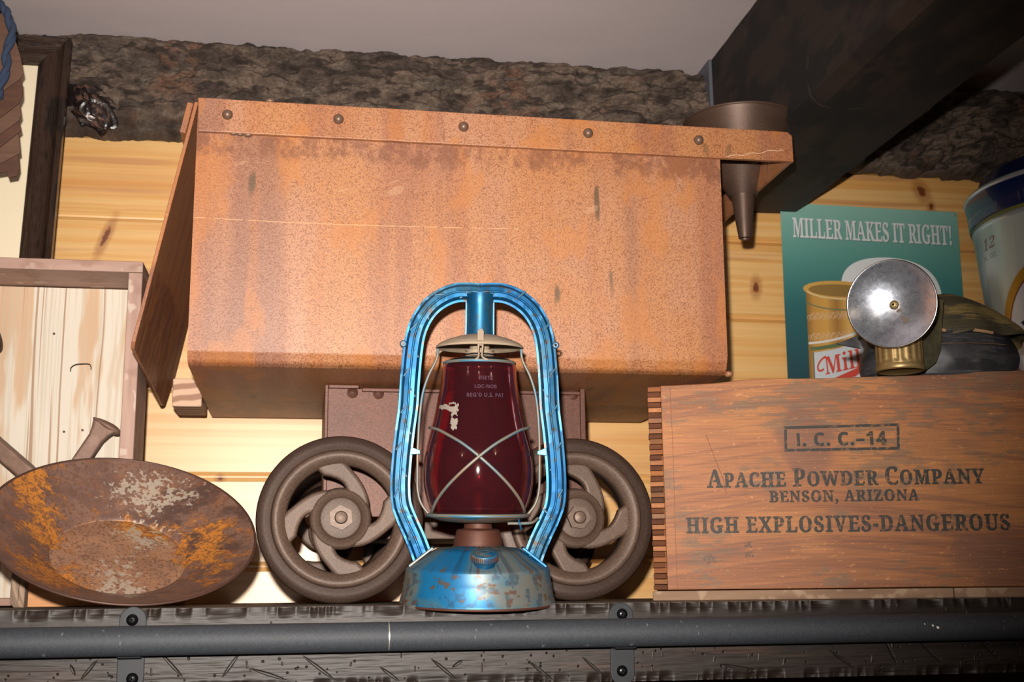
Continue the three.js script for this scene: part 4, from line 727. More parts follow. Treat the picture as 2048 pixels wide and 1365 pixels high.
// ---------------------------------------------------------------- big beer can behind the cap
{
  const Rm = 0.2, z = 0.215, L = P(1941, 402, z), top0 = L.x + 0.2 * 1.02 + 0.022, c = V3(top0, SHELF + CH - 0.006, z);
  const t = thing('giant_beer_can', 'giant metal beer can with blue lid and a gold ringed emblem', 'can', c);
  const hy = (py) => P(1945, py, z).y - c.y, s = 0.075;         // heights read along the left edge
  const H = hy(372), rad = (y) => Rm - (H - y) * s;
  const bodyTop = hy(446);
  const map = canvas(2048, 700, (g, W, Hh) => {
    const bh = bodyTop, ang = (a) => (a / (2 * Math.PI) + 0.5) * W, yy = (y) => (1 - y / bh) * Hh;   // a measured from the side facing the room
    pixels(g, W, Hh, (x, y) => { const st = fbm(x / 30, y / 400, 3, 5), q = lerpC([176, 190, 184], [212, 214, 210], st); return lerpC(q, [150, 158, 176], 0.5 * sstep(0.6, 0.75, fbm(x / 50, 3, 3, 17))); });
    const sc = W / (2 * Math.PI * 0.19), e = (a, y, r, col) => { g.fillStyle = col; g.beginPath(); g.ellipse(ang(a), yy(y), r * sc, r * Hh / bh, 0, 0, 7); g.fill(); };
    for (const k of [0, Math.PI]) {
      const a0 = -0.93 + k, y0 = hy(690);
      e(a0, y0, 0.135, '#c0c4c6'); e(a0, y0, 0.132, '#b98a2c'); e(a0, y0, 0.116, '#7c3a34'); e(a0, y0, 0.113, '#cdd2da');
      g.save(); g.beginPath(); g.ellipse(ang(a0), yy(y0), 0.11 * sc, 0.11 * Hh / bh, 0, 0, 7); g.clip();
      g.fillStyle = '#141c46'; g.beginPath(); g.moveTo(ang(a0) - 0.085 * sc, yy(y0 + 0.03)); g.lineTo(ang(a0) + 0.1 * sc, yy(y0 + 0.075)); g.lineTo(ang(a0) + 0.1 * sc, yy(y0 + 0.0)); g.lineTo(ang(a0) - 0.05 * sc, yy(y0 - 0.05)); g.lineTo(ang(a0) - 0.06 * sc, yy(y0)); g.closePath(); g.fill();
      g.fillStyle = '#1f57a8'; g.fillRect(ang(a0) - 0.04 * sc, yy(y0 - 0.02), 0.2 * sc, 0.1 * Hh / bh);
      g.fillStyle = '#a83232'; g.beginPath(); g.arc(ang(a0) - 0.02 * sc, yy(y0 + 0.075), 0.018 * sc, 0, 7); g.fill();
      g.restore();
      g.fillStyle = '#8c3a3a'; g.font = 'italic 54px serif'; g.save(); g.translate(ang(-1.76 + k), yy(hy(492))); g.scale(1.15, 1); g.fillText('12', 0, 0); g.restore();
      g.fillStyle = '#5c4a48'; g.font = '22px sans-serif'; g.save(); g.translate(ang(-1.77 + k), yy(hy(512))); g.scale(1.15, 1); g.fillText('FL. OZ.', 0, 0); g.restore();
    }
  });
  map.wrapS = THREE.RepeatWrapping;
  const tin = MP({ map, roughness: 0.3, metalness: 0.35 }), navy = MP({ color: 0x0e1c48, roughness: 0.3, clearcoat: 0.6 }), sil = M({ color: 0xc6ccd2, roughness: 0.25, metalness: 0.6 }), olive = M({ color: 0x6c6a34, roughness: 0.4 });
  const cyl2 = (y0, y1, seg = 128) => { const g = grid(seg, 8, (u, v) => { const a = (u - 0.5) * Math.PI * 2, y = mix(y0, y1, v), r = rad(y); return V3(r * Math.sin(a), y, r * Math.cos(a)); }); return g; };
  part(t, 'body', cyl2(0.002, bodyTop), tin, 'silver body with printed emblem');
  part(t, 'foot', lathe([[0, 0.002], [rad(0) - 0.006, 0], [rad(0), 0.003], [rad(0), 0.008]], 96), sil);
  part(t, 'silver_line', lathe([[rad(bodyTop) - 0.001, bodyTop - 0.003], [rad(bodyTop) + 0.001, bodyTop], [rad(bodyTop) + 0.001, bodyTop + 0.004], [rad(bodyTop), bodyTop + 0.007]], 96), sil);
  const y1 = bodyTop + 0.006, y2 = hy(432), y3 = hy(380);
  part(t, 'olive_stripe', cyl2(y1, y2), olive);
  part(t, 'blue_band', lathe([[rad(y2), y2], [rad(y2) + 0.004, y2 + 0.001], [rad(y3) + 0.004, y3]], 96), navy, 'deep blue band');
  part(t, 'silver_rim', new THREE.TorusGeometry(rad(y3) + 0.002, 0.0048, 12, 128).rotateX(Math.PI / 2).translate(0, y3 + 0.003, 0), sil);
  part(t, 'lid', lathe([[rad(y3), y3 + 0.003], [rad(y3) - 0.012, y3 + 0.018], [rad(y3) - 0.02, y3 + 0.036], [rad(y3) - 0.026, y3 + 0.04], [0, y3 + 0.042]], 96), navy, 'deep blue lid');
}

// ---------------------------------------------------------------- miner's cap and its carbide lamp
{
  const z = 0.44, yb = SHELF + CH + 0.0015, q = (px, py, zz = z) => P(px, py, zz);
  const c = q(1885, 752); c.y = yb;
  const s = px2(c)[2] / FPX;
  const t = thing('miner_cap', 'worn black and green leather cap lying on the crate', 'cap', V3(c.x, yb, z));
  const leather = (a, b, e, k) => texture(512, 512, (u, v) => { const n = fbm(u * 8, v * 8, 5, k), m = fbm(u * 24, v * 24, 4, k + 5), f = noise(u * 240, v * 240, 4); let cc = lerpC(a, b, sstep(0.42, 0.62, n)); cc = lerpC(cc, e, 0.7 * sstep(0.6, 0.75, m)); return cc.map((x) => x * (0.85 + 0.3 * f)); });
  const cm = leather([84, 80, 66], [142, 126, 86], [62, 64, 64], 3), bmx = leather([50, 50, 54], [66, 66, 70], [92, 92, 92], 9);
  const crownM = M({ map: cm, color: 0xfff8ea, roughness: 0.55, bumpMap: cm, bumpScale: 0.001 }), bandM = M({ map: bmx, roughness: 0.5, bumpMap: bmx, bumpScale: 0.0008 });
  const yc = (py) => q(1900, py, z + 0.06).y - yb;
  const ax = 158 * s, az = 0.092, y0 = yc(672), y1 = yc(567);
  const crown = grid(160, 50, (u, v) => {
    const a = u * Math.PI * 2, e = Math.pow(1 - v, 0.62), fold = 1 + 0.055 * Math.cos(a * 7 + 1) * Math.pow(1 - v, 0.5) + 0.04 * (fbm(Math.cos(a) * 3 + 5, Math.sin(a) * 3 + v * 3, 3, 4) - 0.5);
    const slope = 0.16 * Math.cos(a) * e;                // the crown droops to the right
    const y = y0 + (y1 - y0) * (Math.pow(v, 0.85) - Math.max(0, slope) * 0.55 * v) + (v === 0 ? 0.002 * Math.sin(a * 9) : 0);
    return V3(ax * e * fold * Math.cos(a) + 0.012, y, az * e * fold * Math.sin(a));
  });
  part(t, 'crown', crown, crownM, 'stitched green brown crown');
  const band = grid(160, 26, (u, v) => {
    const a = u * Math.PI * 2, bul = Math.sin(Math.PI * Math.min(1, v * 1.05)) * 0.01, n = 0.006 * (fbm(Math.cos(a) * 4 + 3, Math.sin(a) * 4 + v * 2, 3, 8) - 0.5), k = v < 0.15 ? 0.86 + v : 1;
    const lift = Math.cos(a) > 0.55 ? (Math.cos(a) - 0.55) * 0.05 * (1 - v) : 0;
    return V3((ax * 0.9 + bul + n) * Math.cos(a) * k - 0.004, mix(0, y0 + 0.004, v) + lift, (az * 0.92 + bul + n) * Math.sin(a) * k);
  });
  part(t, 'head_band', band, bandM, 'black leather band');
  part(t, 'sole', grid(48, 6, (u, v) => { const a = u * Math.PI * 2; return V3((ax * 0.78) * v * Math.cos(a) - 0.004, 0.0012, az * 0.78 * v * Math.sin(a)); }), bandM);
  // front surface of the cap, for what is sewn on
  const onCap = (px, py, off = 0.001) => { const y = q(px, py, z + az).y - yb; const x = q(px, py, z + az).x - c.x, k = Math.min(0.97, Math.abs(x) / ax); return V3(x, y, az * 0.98 * Math.sqrt(1 - k * k) + off); };
  const tan = M({ color: 0xb08a68, roughness: 0.8 }), thread = M({ color: 0x8a6a52, roughness: 0.8 });
  for (const [xa, xb, ya, yb2] of [[1880, 1894, 657, 660], [1946, 1985, 661, 666]]) part(t, 'lacing', tube([onCap(xa, ya, 0.004), onCap((xa + xb) / 2, (ya + yb2) / 2, 0.005), onCap(xb, yb2, 0.004)], 0.0024, 12, 8), tan, 'tan leather lacing');
  const st = []; for (let i = 0; i < 26; i++) { const x = 1882 + i * 4.9; st.push(tube([onCap(x, 688 + i * 0.15, 0.0125), onCap(x + 3, 688 + i * 0.15, 0.0128)], 0.0005, 3, 5)); }
  const seam = part(t, 'stitching', merged(st), thread); seam.userData.kind = 'stuff';
  // brim tip at the left, torn lining at the right
  const A = onCap(1700, 676), flap = extrude([[0, 0], [0.03, 0.012], [0.034, -0.006], [0.02, -0.004]], 0.003, 0.0006).translate(A.x - 0.001, A.y, 0.05);
  part(t, 'brim_tip', flap, bandM);
  const lin = []; for (let i = 0; i < 9; i++) { const x = 0.093 + 0.0016 * i, yy = 0.036 - 0.0008 * i; lin.push(tube([V3(x, yy, 0.02 - i * 0.002), V3(x + 0.003 * Math.sin(i), yy * 0.6, 0.022 - i * 0.002), V3(x + 0.002 * Math.cos(i * 2), 0.003 + 0.002 * (i % 3), 0.021 - i * 0.002)], 0.0012, 8, 5)); }
  part(t, 'frayed_lining', merged(lin), M({ map: cm, color: 0xe4d6c0, roughness: 0.9 }), 'frayed cloth lining');
  const pg = [[1856, 597], [1887, 600], [1882, 700], [1872, 726], [1846, 745], [1832, 744], [1832, 640]].map(([px, py]) => { const p = q(px, py, z + 0.1); return [p.x - c.x, p.y - yb]; });
  part(t, 'lamp_bracket', extrude(pg, 0.0022, 0.0005).translate(0, 0, 0.098), M({ map: cm, color: 0xb8b8a4, roughness: 0.55 }), 'grey green leather lamp plate');
  part(t, 'bracket_stud', lathe([[0, 0.003], [0.003, 0.0025], [0.0048, 0]], 16).rotateX(Math.PI / 2).translate(q(1866, 646, z + 0.1).x - c.x, q(1866, 646, z + 0.1).y - yb, 0.1002), M({ color: 0x4a3a34, roughness: 0.5, metalness: 0.4 }));

  // carbide lamp hooked before the plate
  const zl = 0.6, zc2 = 0.556, C = P(1783, 608, zl), ks = px2(C)[2] / FPX, B = P(1801, 744, zc2);
  const l = thing('carbide_lamp', 'brass carbide lamp with a polished round reflector', 'lamp', V3(B.x, B.y, zc2));
  const brassT = texture(256, 256, (u, v) => lerpC([186, 160, 106], [150, 126, 86], fbm(u * 12, v * 12, 4, 5)));
  const brass = M({ map: brassT, roughness: 0.42, metalness: 0.6 });
  const R = 86 * ks, dish = new THREE.Group(); dish.name = 'reflector'; dish.position.copy(C).sub(l.position);
  const face = EYE.clone().sub(C).normalize(); const nrm = face.clone().addScaledVector(RT, -0.2).addScaledVector(UPV, 0.09).normalize();
  dish.quaternion.setFromUnitVectors(V3(0, 0, 1), nrm); l.add(dish);
  const cmr = 0.088, pts = []; for (let i = 0; i <= 30; i++) { const r = R * (0.085 + 0.915 * i / 30); pts.push([r, cmr - Math.sqrt(cmr * cmr - r * r)]); }
  const d0 = pts.at(-1)[1], rf = pts.map(([r, y]) => [r, y - d0]);
  const pit = texture(512, 512, (u, v) => { const n = fbm(u * 24, v * 24, 4, 3), s2 = noise(u * 150, v * 150, 6); return lerpC([206, 212, 224], [188, 194, 208], sstep(0.5, 0.7, n)).map((x) => (s2 > 0.93 ? Math.min(255, x * 1.12) : x)); });
  const rough = grey(512, 512, (u, v) => clamp(0.55 + 0.22 * (fbm(u * 20, v * 20, 4, 8) - 0.4) + (noise(u * 150, v * 150, 6) > 0.9 ? 0.35 : 0)));
  part(dish, 'dish', uvPlane(lathe([...rf, [R + 0.0012, 0.0006], [R + 0.001, -0.0016], ...rf.slice().reverse().map(([r, y]) => [r, y - 0.0016])], 96).rotateX(Math.PI / 2), -R, -R, 2 * R, 2 * R), M({ map: pit, roughnessMap: rough, roughness: 0.5, metalness: 0.86 }), 'polished steel reflector');
  part(dish, 'rolled_rim', new THREE.TorusGeometry(R + 0.0006, 0.0016, 10, 96), M({ color: 0xd8dade, roughness: 0.2, metalness: 1 }));
  part(dish, 'burner_tip', lathe([[0.0016, 0.006], [0.004, 0.006], [0.0046, 0.004], [0.0042, 0.0], [0.006, -0.001], [0.0062, -0.004]], 24).rotateX(Math.PI / 2).translate(0, 0, -d0 + 0.002), brass, 'brass burner tip');
  for (const [dx, dy, sx, sy] of [[9, 12, 0.006, 0.0035], [22, 34, 0.0075, 0.005], [16, 28, 0.0045, 0.0065]]) { const x = dx * ks, y = -dy * ks, rr2 = Math.hypot(x, y), zz = cmr - Math.sqrt(cmr * cmr - rr2 * rr2) - d0; part(dish, 'rust_scar', new THREE.CircleGeometry(1, 14).scale(sx * 0.6, sy * 0.6, 1).rotateZ(0.5).rotateX(-y / cmr * -1).translate(x, y, zz + 0.0009), M({ color: 0x74665e, roughness: 0.8 })); }
  // fluted brass chamber
  const cr = 47 * ks, ch = 62 * ks, flu = grid(144, 20, (u, v) => { const a = u * Math.PI * 2, f = v > 0.18 && v < 0.96 ? 1 : 0.15, r = cr * (1 - 0.035 * f * (0.5 + 0.5 * Math.sign(Math.sin(a * 18)) * Math.min(1, 3 * Math.abs(Math.sin(a * 18))))); return V3(r * Math.cos(a), ch * v + 0.004, r * Math.sin(a)); });
  part(l, 'water_chamber', flu, brass, 'fluted brass chamber');
  part(l, 'chamber_foot', lathe([[0, 0.004], [cr * 0.8, 0.003], [cr * 0.9, 0], [cr * 1.0, 0], [cr * 1.04, 0.002], [cr * 1.03, 0.006], [cr * 0.99, 0.008]], 64), brass);
  part(l, 'chamber_top', lathe([[cr, ch + 0.004], [cr * 0.9, ch + 0.010], [cr * 0.5, ch + 0.016], [cr * 0.3, ch + 0.02], [cr * 0.3, ch + 0.03]], 40), brass);
  const dp = dish.position.clone().addScaledVector(nrm, -d0 - 0.002); part(l, 'gas_stem', tube([V3(0, ch + 0.035, -0.002), dp.clone().addScaledVector(nrm, -0.012), dp], 0.0045, 12, 10), brass);
  part(l, 'bracket_hook', tube([V3(0, ch + 0.02, -0.012), V3(0.012, ch + 0.018, -0.024), V3(0.03, ch + 0.016, -0.028)], 0.002, 12, 8), brass);
}

// ---------------------------------------------------------------- left side: tray, spikes, picture frame, gold pan
{
  const zt = 0.318, dp = 0.10, xR = P(279, 670, zt).x, xL = xR - 0.36, yT = P(150, 519, zt).y, wl = 0.0155, wr = 0.0185;
  const t = thing('wooden_tray', 'upright pinkish brown wooden tray with a whitewashed plywood back', 'tray', V3((xL + xR) / 2, SHELF, zt - dp));
  const tt = texture(512, 512, (u, v) => { const n = fbm(u * 3, v * 50, 4, 5), b = fbm(u * 8, v * 8, 4, 15); let c = lerpC([178, 148, 134], [154, 122, 108], n); c = lerpC(c, [138, 104, 90], 0.5 * sstep(0.55, 0.7, b)); return lerpC(c, [206, 190, 176], 0.6 * sstep(0.68, 0.78, fbm(u * 12, v * 20, 3, 33))); });
  const fm = M({ map: tt, roughness: 0.65 });
  const bx = (n, x0, x1, y0, y1, z0, z1, turn) => partW(t, n, uvBox(slab(x0, x1, y0, y1, z0, z1, 0.0015), 0.3, 0, 0, turn), fm);
  bx('top_rail', xL, xR, yT - wl, yT, zt - dp, zt); bx('side_rail', xR - wr, xR, SHELF + 0.012, yT - wl - 0.0004, zt - dp, zt, true); bx('side_rail', xL, xL + wr, SHELF + 0.012, yT - wl - 0.0004, zt - dp, zt, true); bx('bottom_rail', xL, xR, SHELF + 0.002, SHELF + 0.0118, zt - dp, zt);
  const X0 = xL + wr, X1 = xR - wr, zp = zt - dp + 0.006, ph = yT - wl - SHELF;
  const pan = texture(1024, 1024, (u, v) => {
    const x = u * 0.33, y = v * 0.5, w = 0.02 * (fbm(x * 3, y * 3, 3, 3) - 0.5), gr = fbm((x + w) * 130, y * 3, 3, 6), ln = fbm((x + w) * 260, y * 1.3, 2, 60);
    const white = sstep(0.38, 0.48, fbm((x + w) * 34, y * 5, 4, 27));
    let c = lerpC([200, 172, 144], [188, 156, 126], gr); c = lerpC(c, [208, 201, 188], white * 0.92); c = lerpC(c, [186, 172, 152], 0.5 * sstep(0.5, 0.7, fbm((x + w) * 420, y * 6, 2, 88)));
    c = lerpC(c, [140, 104, 76], 0.6 * sstep(0.7, 0.76, ln)); return c;
  });
  partW(t, 'back_panel', uvPlane(slab(X0, X1, SHELF + 0.012, yT - wl - 0.002, zp - 0.005, zp, 0.0005), X0, SHELF, X1 - X0, 0.5), M({ map: pan, roughness: 0.75 }), 'whitewashed plywood panel');
  const dk = M({ color: 0x4a3c30, roughness: 0.6, metalness: 0.4 });
  const wp = [[141, 743, 0.006], [142, 736, 0.012], [150, 730, 0.016], [165, 728, 0.017], [179, 729, 0.015], [182, 735, 0.01], [182, 739, 0.004]].map(([x, y, d]) => P(x, y, zp + d));
  partW(t, 'wire_staple', tube(wp, 0.0007, 30, 6), dk, 'thin bent wire loop');
  for (const [x, y] of [[128, 864], [165, 861], [108, 668]]) { const q = P(x, y, zp); partW(t, 'nail_head', cyl(0.0018, 0.0012, 8).rotateX(Math.PI / 2).translate(q.x, q.y, zp), dk); }

  // railroad spikes
  const spikeTex = texture(256, 256, (u, v) => lerpC([140, 112, 96], [104, 78, 66], fbm(u * 10, v * 10, 4, 3)));
  const sm = M({ map: spikeTex, roughness: 0.6, metalness: 0.25 });
  const spike = (label, head, along, face, len = 0.13, mat = sm) => {       // along: unit vector from head to point
    const o = thing('railroad_spike', label, 'spike', head);
    const x = face.clone().cross(along).normalize(), zv = along.clone(), y = zv.clone().cross(x);
    o.quaternion.setFromRotationMatrix(new THREE.Matrix4().makeBasis(x, y, zv));
    const w = 0.0104, sh = grid(32, 14, (u, v) => { const a = u * Math.PI * 2 + Math.PI / 4, k = Math.max(Math.abs(Math.cos(a)), Math.abs(Math.sin(a))), f = 1 / k * 0.97, tp = v > 0.8 ? 1 - (v - 0.8) / 0.2 * 0.85 : 1, fl = v < 0.12 ? 1 + (0.12 - v) * 5 : 1; return V3(w * f * Math.cos(a) * fl, w * f * Math.sin(a) * tp * (v < 0.12 ? 1 + (0.12 - v) * 2 : 1), len * v); });
    part(o, 'shank', uvBox(sh, 0.1), mat);
    const hd = grid(36, 12, (u, v) => { const a = u * Math.PI * 2, e = Math.sin(v * Math.PI), zz = -0.006 * Math.cos(v * Math.PI); return V3((0.0215 * e) * Math.cos(a) - 0.002, 0.0155 * e * Math.sin(a), zz * (1.0 - 0.35 * Math.cos(a) * e) - 0.002); });
    part(o, 'head', uvBox(hd, 0.1), mat, 'flared oval head');
    return o;
  };
  const h1 = P(209, 853, zt - 0.045), e1 = P(160, 925, zt - 0.045);
  spike('rusty railroad spike leaning before the plywood panel, head up', h1, e1.clone().sub(h1).normalize(), V3(-0.25, -0.25, -1));
  const h2 = P(-46, 858, zt - 0.03), e2 = P(46, 938, zt - 0.03);
  spike('rusty railroad spike lying slanted behind the rim of the pan', h2, e2.clone().sub(h2).normalize(), V3(0.1, 0.1, -1), 0.11);
  const h3 = P(-12, 674, zt - 0.072), e3 = P(-90, 690, zt - 0.08);
  spike('dark railroad spike fixed high on the plywood panel', h3, e3.clone().sub(h3).normalize(), V3(0, 0.2, -1), 0.08, M({ map: spikeTex, color: 0x705c54, roughness: 0.55, metalness: 0.3 }));

  // board and small block standing on the shelf
  const pb = M({ map: texture(512, 256, (u, v) => { const n = fbm(u * 3, v * 60, 4, 8); let c = lerpC([206, 152, 104], [184, 126, 82], n); return lerpC(c, [158, 98, 62], 0.6 * sstep(0.6, 0.75, fbm(u * 2, v * 14, 3, 4))); }), roughness: 0.7 });
  const q0 = P(52, 1180, 0.36), q1 = P(372, 1180, 0.36);
  const bd = thing('pine_board', 'plain pine board standing on the shelf behind the pan', 'board', V3((q0.x + q1.x) / 2, SHELF, 0.355));
  partW(bd, 'plank', uvBox(slab(q0.x, q1.x, SHELF + 0.0005, SHELF + 0.05, 0.345, 0.36, 0.0015), 0.3), pb);
  partW(bd, 'end_cleat', uvBox(slab(q1.x - 0.02, q1.x - 0.002, SHELF + 0.0005, SHELF + 0.045, 0.331, 0.3448, 0.001), 0.3), pb);
  const k0 = P(20, 1190, 0.40), k1 = P(49, 1190, 0.40);
  const bk = thing('wood_block', 'small weathered wood block with a chamfered foot beside the pan', 'block', V3((k0.x + k1.x) / 2, SHELF, 0.395));
  partW(bk, 'block', uvBox(extrude([[k0.x + 0.005, SHELF + 0.0005], [k1.x, SHELF + 0.0005], [k1.x, SHELF + 0.06], [k0.x, SHELF + 0.06], [k0.x, SHELF + 0.006]], 0.02, 0.001).translate(0, 0, 0.38), 0.1, 0, 0, true), M({ map: texture(256, 256, (u, v) => lerpC([158, 134, 112], [110, 90, 74], sstep(0.3, 0.8, fbm(u * 2, v * 30 + 3 * Math.sin(u * 5), 4, 4)))), roughness: 0.85 }));
  partW(bk, 'crack', slab((k0.x + k1.x) / 2 + 0.001, (k0.x + k1.x) / 2 + 0.0018, SHELF + 0.008, SHELF + 0.055, 0.3995, 0.4003, 0.0002), dk);

  // picture frame leaning on the wall
  const ln = 0.105, T = P(145, 88, 0.105), Lh = (T.y - SHELF) / Math.cos(ln), Wd = 0.56, fwid = 0.047;
  const fr = thing('picture_frame', 'dark brown moulded picture frame with a cream print, leaning on the wall', 'frame', V3(T.x - Wd / 2, SHELF + 0.002, T.z + Math.tan(ln) * (T.y - SHELF)));
  fr.rotation.x = -ln;
  const fw2 = M({ map: texture(512, 512, (u, v) => { const n = fbm(u * 4, v * 90, 4, 3), b = fbm(u * 6, v * 10, 3, 13); let c = lerpC([40, 27, 20], [60, 42, 31], n); return lerpC(c, [28, 19, 15], sstep(0.5, 0.7, b)); }), roughness: 0.3, bumpMap: grey(512, 512, (u, v) => fbm(u * 20, v * 160, 3, 5)), bumpScale: 0.0012 });
  const mould = [[0, 0], [0, 0.014], [0.004, 0.017], [0.008, 0.0165], [0.012, 0.012], [0.018, 0.0095], [0.026, 0.0105], [0.032, 0.0135], [0.037, 0.0135], [0.041, 0.0105], [0.043, 0.0085], [0.046, 0.008], [fwid, 0.006], [fwid, 0]];
  const member = (len, name, rot, px, py) => {           // runs along +x, outside at y = 0, inside at y = fwid, mitred
    const pos = [], idx = [], n = mould.length; for (const e of [0, 1]) for (const [a, d] of mould) pos.push(e ? len - a : a, a, d);
    for (let i = 0; i < n - 1; i++) idx.push(i, i + n, i + n + 1, i, i + n + 1, i + 1);
    let g = new THREE.BufferGeometry(); g.setAttribute('position', new THREE.Float32BufferAttribute(pos, 3)); g.setIndex(idx); g.setAttribute('uv', new THREE.Float32BufferAttribute(pos.flatMap((_, i) => (i % 3 === 0 ? [pos[i] / 0.3, pos[i + 1] / 0.1] : [])), 2));
    g = toCreasedNormals(g, 0.7); g.rotateZ(rot).translate(px, py, 0); part(fr, name, g, fw2);
  };
  member(Wd, 'frame_rail', 0, -Wd / 2, 0); member(Lh, 'frame_stile', Math.PI / 2, Wd / 2, 0); member(Wd, 'frame_rail', Math.PI, Wd / 2, Lh); member(Lh, 'frame_stile', -Math.PI / 2, -Wd / 2, Lh);
  part(fr, 'print', slab(-Wd / 2 + 0.03, Wd / 2 - 0.03, 0.03, Lh - 0.03, 0.0005, 0.004, 0.0003), M({ color: 0xe6d9bc, roughness: 0.6 }), 'cream paper print');
  part(fr, 'backing', slab(-Wd / 2 + 0.004, Wd / 2 - 0.004, 0.004, Lh - 0.004, -0.003, 0.0003, 0.0003), dk);

  // gold pan
  const up = UPV.clone().multiplyScalar(Math.cos(0.16)).addScaledVector(RT, Math.sin(0.16));
  const best = (() => {
    const C = P(248, 1050, 0.475), toC = EYE.clone().sub(C).normalize(), u2 = up.clone().addScaledVector(toC, -up.dot(toC)).normalize(), n = toC.clone().multiplyScalar(Math.cos(1.0)).addScaledVector(u2, Math.sin(1.0)).normalize(), R = 262 * px2(C)[2] / FPX;
    const down = V3(0, -1, 0).addScaledVector(n, n.y).normalize(), low = C.clone().addScaledVector(down, R);
    C.y += SHELF + 0.004 - low.y;
    return { C, n, R };
  })();
  const { C, n, R } = best, gp = thing('gold_pan', 'round rusty steel gold pan tilted towards the room', 'pan', C.clone());
  const xa = RT.clone().addScaledVector(n, -RT.dot(n)).normalize(), ya = n.clone().cross(xa).normalize();
  gp.quaternion.setFromRotationMatrix(new THREE.Matrix4().makeBasis(xa, ya, n));
  const blob = (X, Y, x, y, a, b) => Math.exp(-(((X - x) / a) ** 2 + ((Y - y) / b) ** 2));
  const pt = texture(1024, 1024, (u, v) => {
    const X = (u - 0.5) * 2.1, Y = (v - 0.5) * 2.1, f = fbm(X * 9 + 3, Y * 9, 5, 7), g = fbm(X * 12, Y * 16 + X * 4, 6, 17), sp = fbm(X * 70, Y * 70, 3, 27), fi = fbm(X * 45, Y * 60, 4, 37);
    let c = lerpC([112, 86, 76], [136, 104, 90], f); c = lerpC(c, [78, 58, 52], 0.8 * sstep(0.45, 0.62, fbm(X * 6, Y * 8, 5, 47)) * clamp(0.35 + blob(X, Y, 0.55, 0.5, 0.5, 0.6)));
    c = lerpC(c, [146, 96, 66], 0.6 * sstep(0.48, 0.62, sp * 0.5 + g * 0.5));
    if (Math.hypot(X, Y) < 0.51) c = lerpC(c, [178, 132, 98], 0.62 * (0.5 + f));
    const or = clamp(blob(X, Y, -0.85, 0.4, 0.2, 0.3) + blob(X, Y, -0.6, 0.05, 0.16, 0.24) + 0.9 * blob(X, Y, 0.05, 0.4, 0.34, 0.16) + 0.75 * blob(X, Y, 0.62, 0.22, 0.3, 0.34) + blob(X, Y, -0.32, -0.55, 0.32, 0.36) + 0.55 * blob(X, Y, 0.75, -0.25, 0.2, 0.3));
    const oq = or * 0.42 + g * 0.5 + fi * 0.35 - 0.3;
    c = lerpC(c, [158, 100, 52], 0.8 * sstep(0.3, 0.42, oq)); c = lerpC(c, [200, 128, 52], 0.85 * sstep(0.4, 0.5, oq)); 
    c = lerpC(c, [92, 66, 56], 0.55 * sstep(0.56, 0.66, sp));
    const wh = clamp(blob(X, Y, 0.12, 0.75, 0.34, 0.22) + blob(X, Y, 0.1, 0.3, 0.3, 0.2) + blob(X, Y, 0.04, -0.25, 0.22, 0.3) + blob(X, Y, 0.22, -0.5, 0.2, 0.18) + 0.45 * blob(X, Y, -0.2, 0.7, 0.3, 0.2));
    return lerpC(c, [176, 164, 148], 0.82 * sstep(0.5, 0.58, wh * 0.3 + fbm(X * 20, Y * 26, 4, 71) * 0.42 + fi * 0.42 - 0.16));
  });
  const rb = R * 0.51, dpn = R * 0.285;
  const pg = lathe([[0, -dpn], [rb * 0.6, -dpn + 0.0006], [rb * 0.93, -dpn + 0.0006], [rb * 0.97, -dpn - 0.0014], [rb * 1.0, -dpn - 0.001], [rb * 1.03, -dpn + 0.004], [R * 0.97, -0.0035], [R * 0.995, 0], [R, -0.0012], [R * 0.994, -0.003], [rb * 1.05, -dpn - 0.0012], [rb * 0.9, -dpn - 0.003], [0, -dpn - 0.003]], 128).rotateX(Math.PI / 2);
  part(gp, 'bowl', uvPlane(pg, -R * 1.05, -R * 1.05, R * 2.1, R * 2.1), M({ map: pt, roughness: 0.5, metalness: 0.25, bumpMap: pt, bumpScale: 0.0006 }), 'rust patched steel bowl');
  part(gp, 'rolled_rim', new THREE.TorusGeometry(R * 0.997, 0.0016, 8, 128).translate(0, 0, -0.0012), M({ map: ironTex, color: 0xb09088, roughness: 0.5, metalness: 0.3 }));
  void best;
}

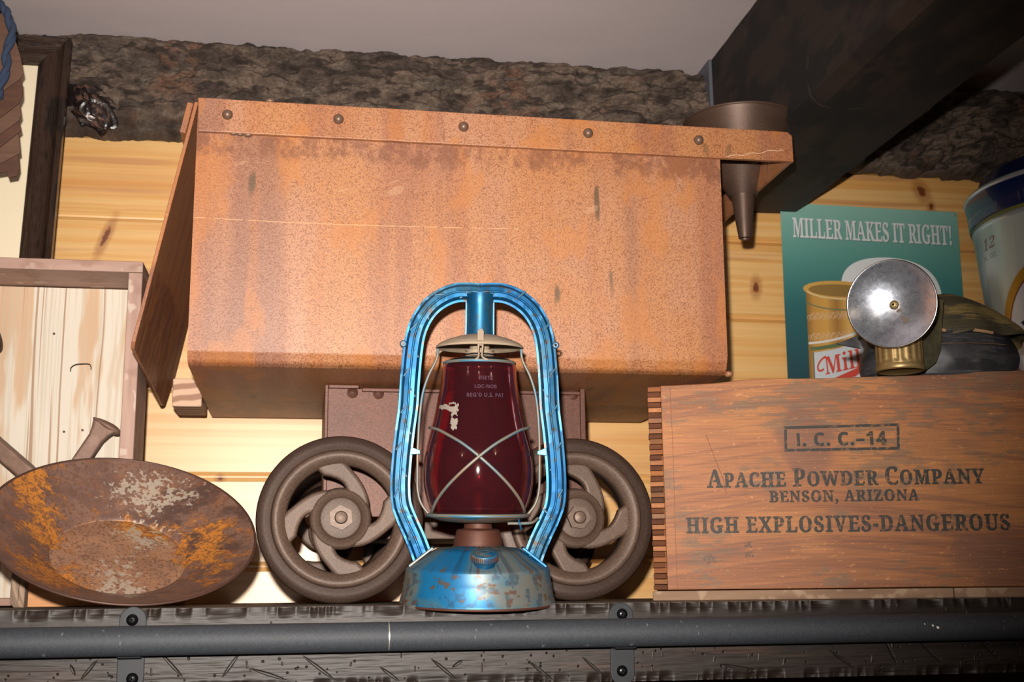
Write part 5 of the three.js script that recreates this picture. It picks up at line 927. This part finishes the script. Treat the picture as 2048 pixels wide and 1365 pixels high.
// ---------------------------------------------------------------- layered brown hanging at the top left
{
  const z = 0.3, A = P(-60, 200, z), t = thing('hanging_ornament', 'brown ornament of overlapping wooden slats hung beside the picture frame', 'ornament', V3(A.x, P(0, 350, z).y, z));
  const wt = texture(256, 256, (u, v) => lerpC([110, 78, 60], [82, 57, 45], fbm(u * 3, v * 20, 4, 4)));
  const m = [M({ map: wt, roughness: 0.7 }), M({ map: wt, color: 0xd8c4b8, roughness: 0.7 })];
  const sl = [[[-70, 120], [10, 20], [28, 70], [42, 116], [48, 148], [40, 160], [-60, 230]], [[-70, 170], [18, 120], [44, 162], [45, 190], [38, 206], [-60, 280]], [[-70, 210], [14, 175], [38, 205], [41, 228], [35, 240], [-50, 300]], [[-70, 240], [10, 205], [36, 238], [40, 256], [33, 262], [-40, 320]], [[-60, 260], [8, 225], [33, 258], [37, 300], [30, 304], [-30, 335]], [[-60, 290], [4, 250], [32, 300], [34, 330], [29, 345], [12, 348], [8, 336], [-40, 344]]];
  sl.forEach((pl, i) => { const pts = pl.map(([x, y]) => { const p = P(x, y, z); return [p.x, p.y]; }); partW(t, 'slat', uvBox(extrude(pts, 0.0035, 0.0008, 2).translate(0, 0, z - i * 0.0036), 0.1, i * 0.3), m[i % 2]); });
  const cp = [[-30, -60], [-14, -10], [2, 12], [16, 28], [22, 52], [20, 84], [14, 112], [10, 140], [4, 170], [-6, 195]].map(([x, y]) => P(x, y, z + 0.012));
  const cv = new THREE.CatmullRomCurve3(cp), tw = [0, Math.PI].map((o) => { const pts = []; for (let i = 0; i <= 70; i++) { const p = cv.getPoint(i / 70), a = i * 0.55 + o; p.x += 0.003 * Math.cos(a * 0.6); p.z += 0.003 * Math.sin(a * 0.6); pts.push(p); } return tube(pts, 0.0045, 140, 8); });
  const cd = partW(t, 'cord', merged(tw), M({ color: 0x2c3a52, roughness: 0.9 }), 'twisted blue cord');
  const top = cp[0].clone(); partW(t, 'hanger', tube([top, V3(top.x - 0.004, (top.y + CEIL) / 2, top.z), V3(top.x - 0.004, CEIL, top.z)], 0.0026, 12, 8), M({ color: 0x33435e, roughness: 0.9 })); void cd;
}
scene.traverse((o) => { if (o.isMesh) o.castShadow = o.receiveShadow = true; });
renderer.render(scene, camera);
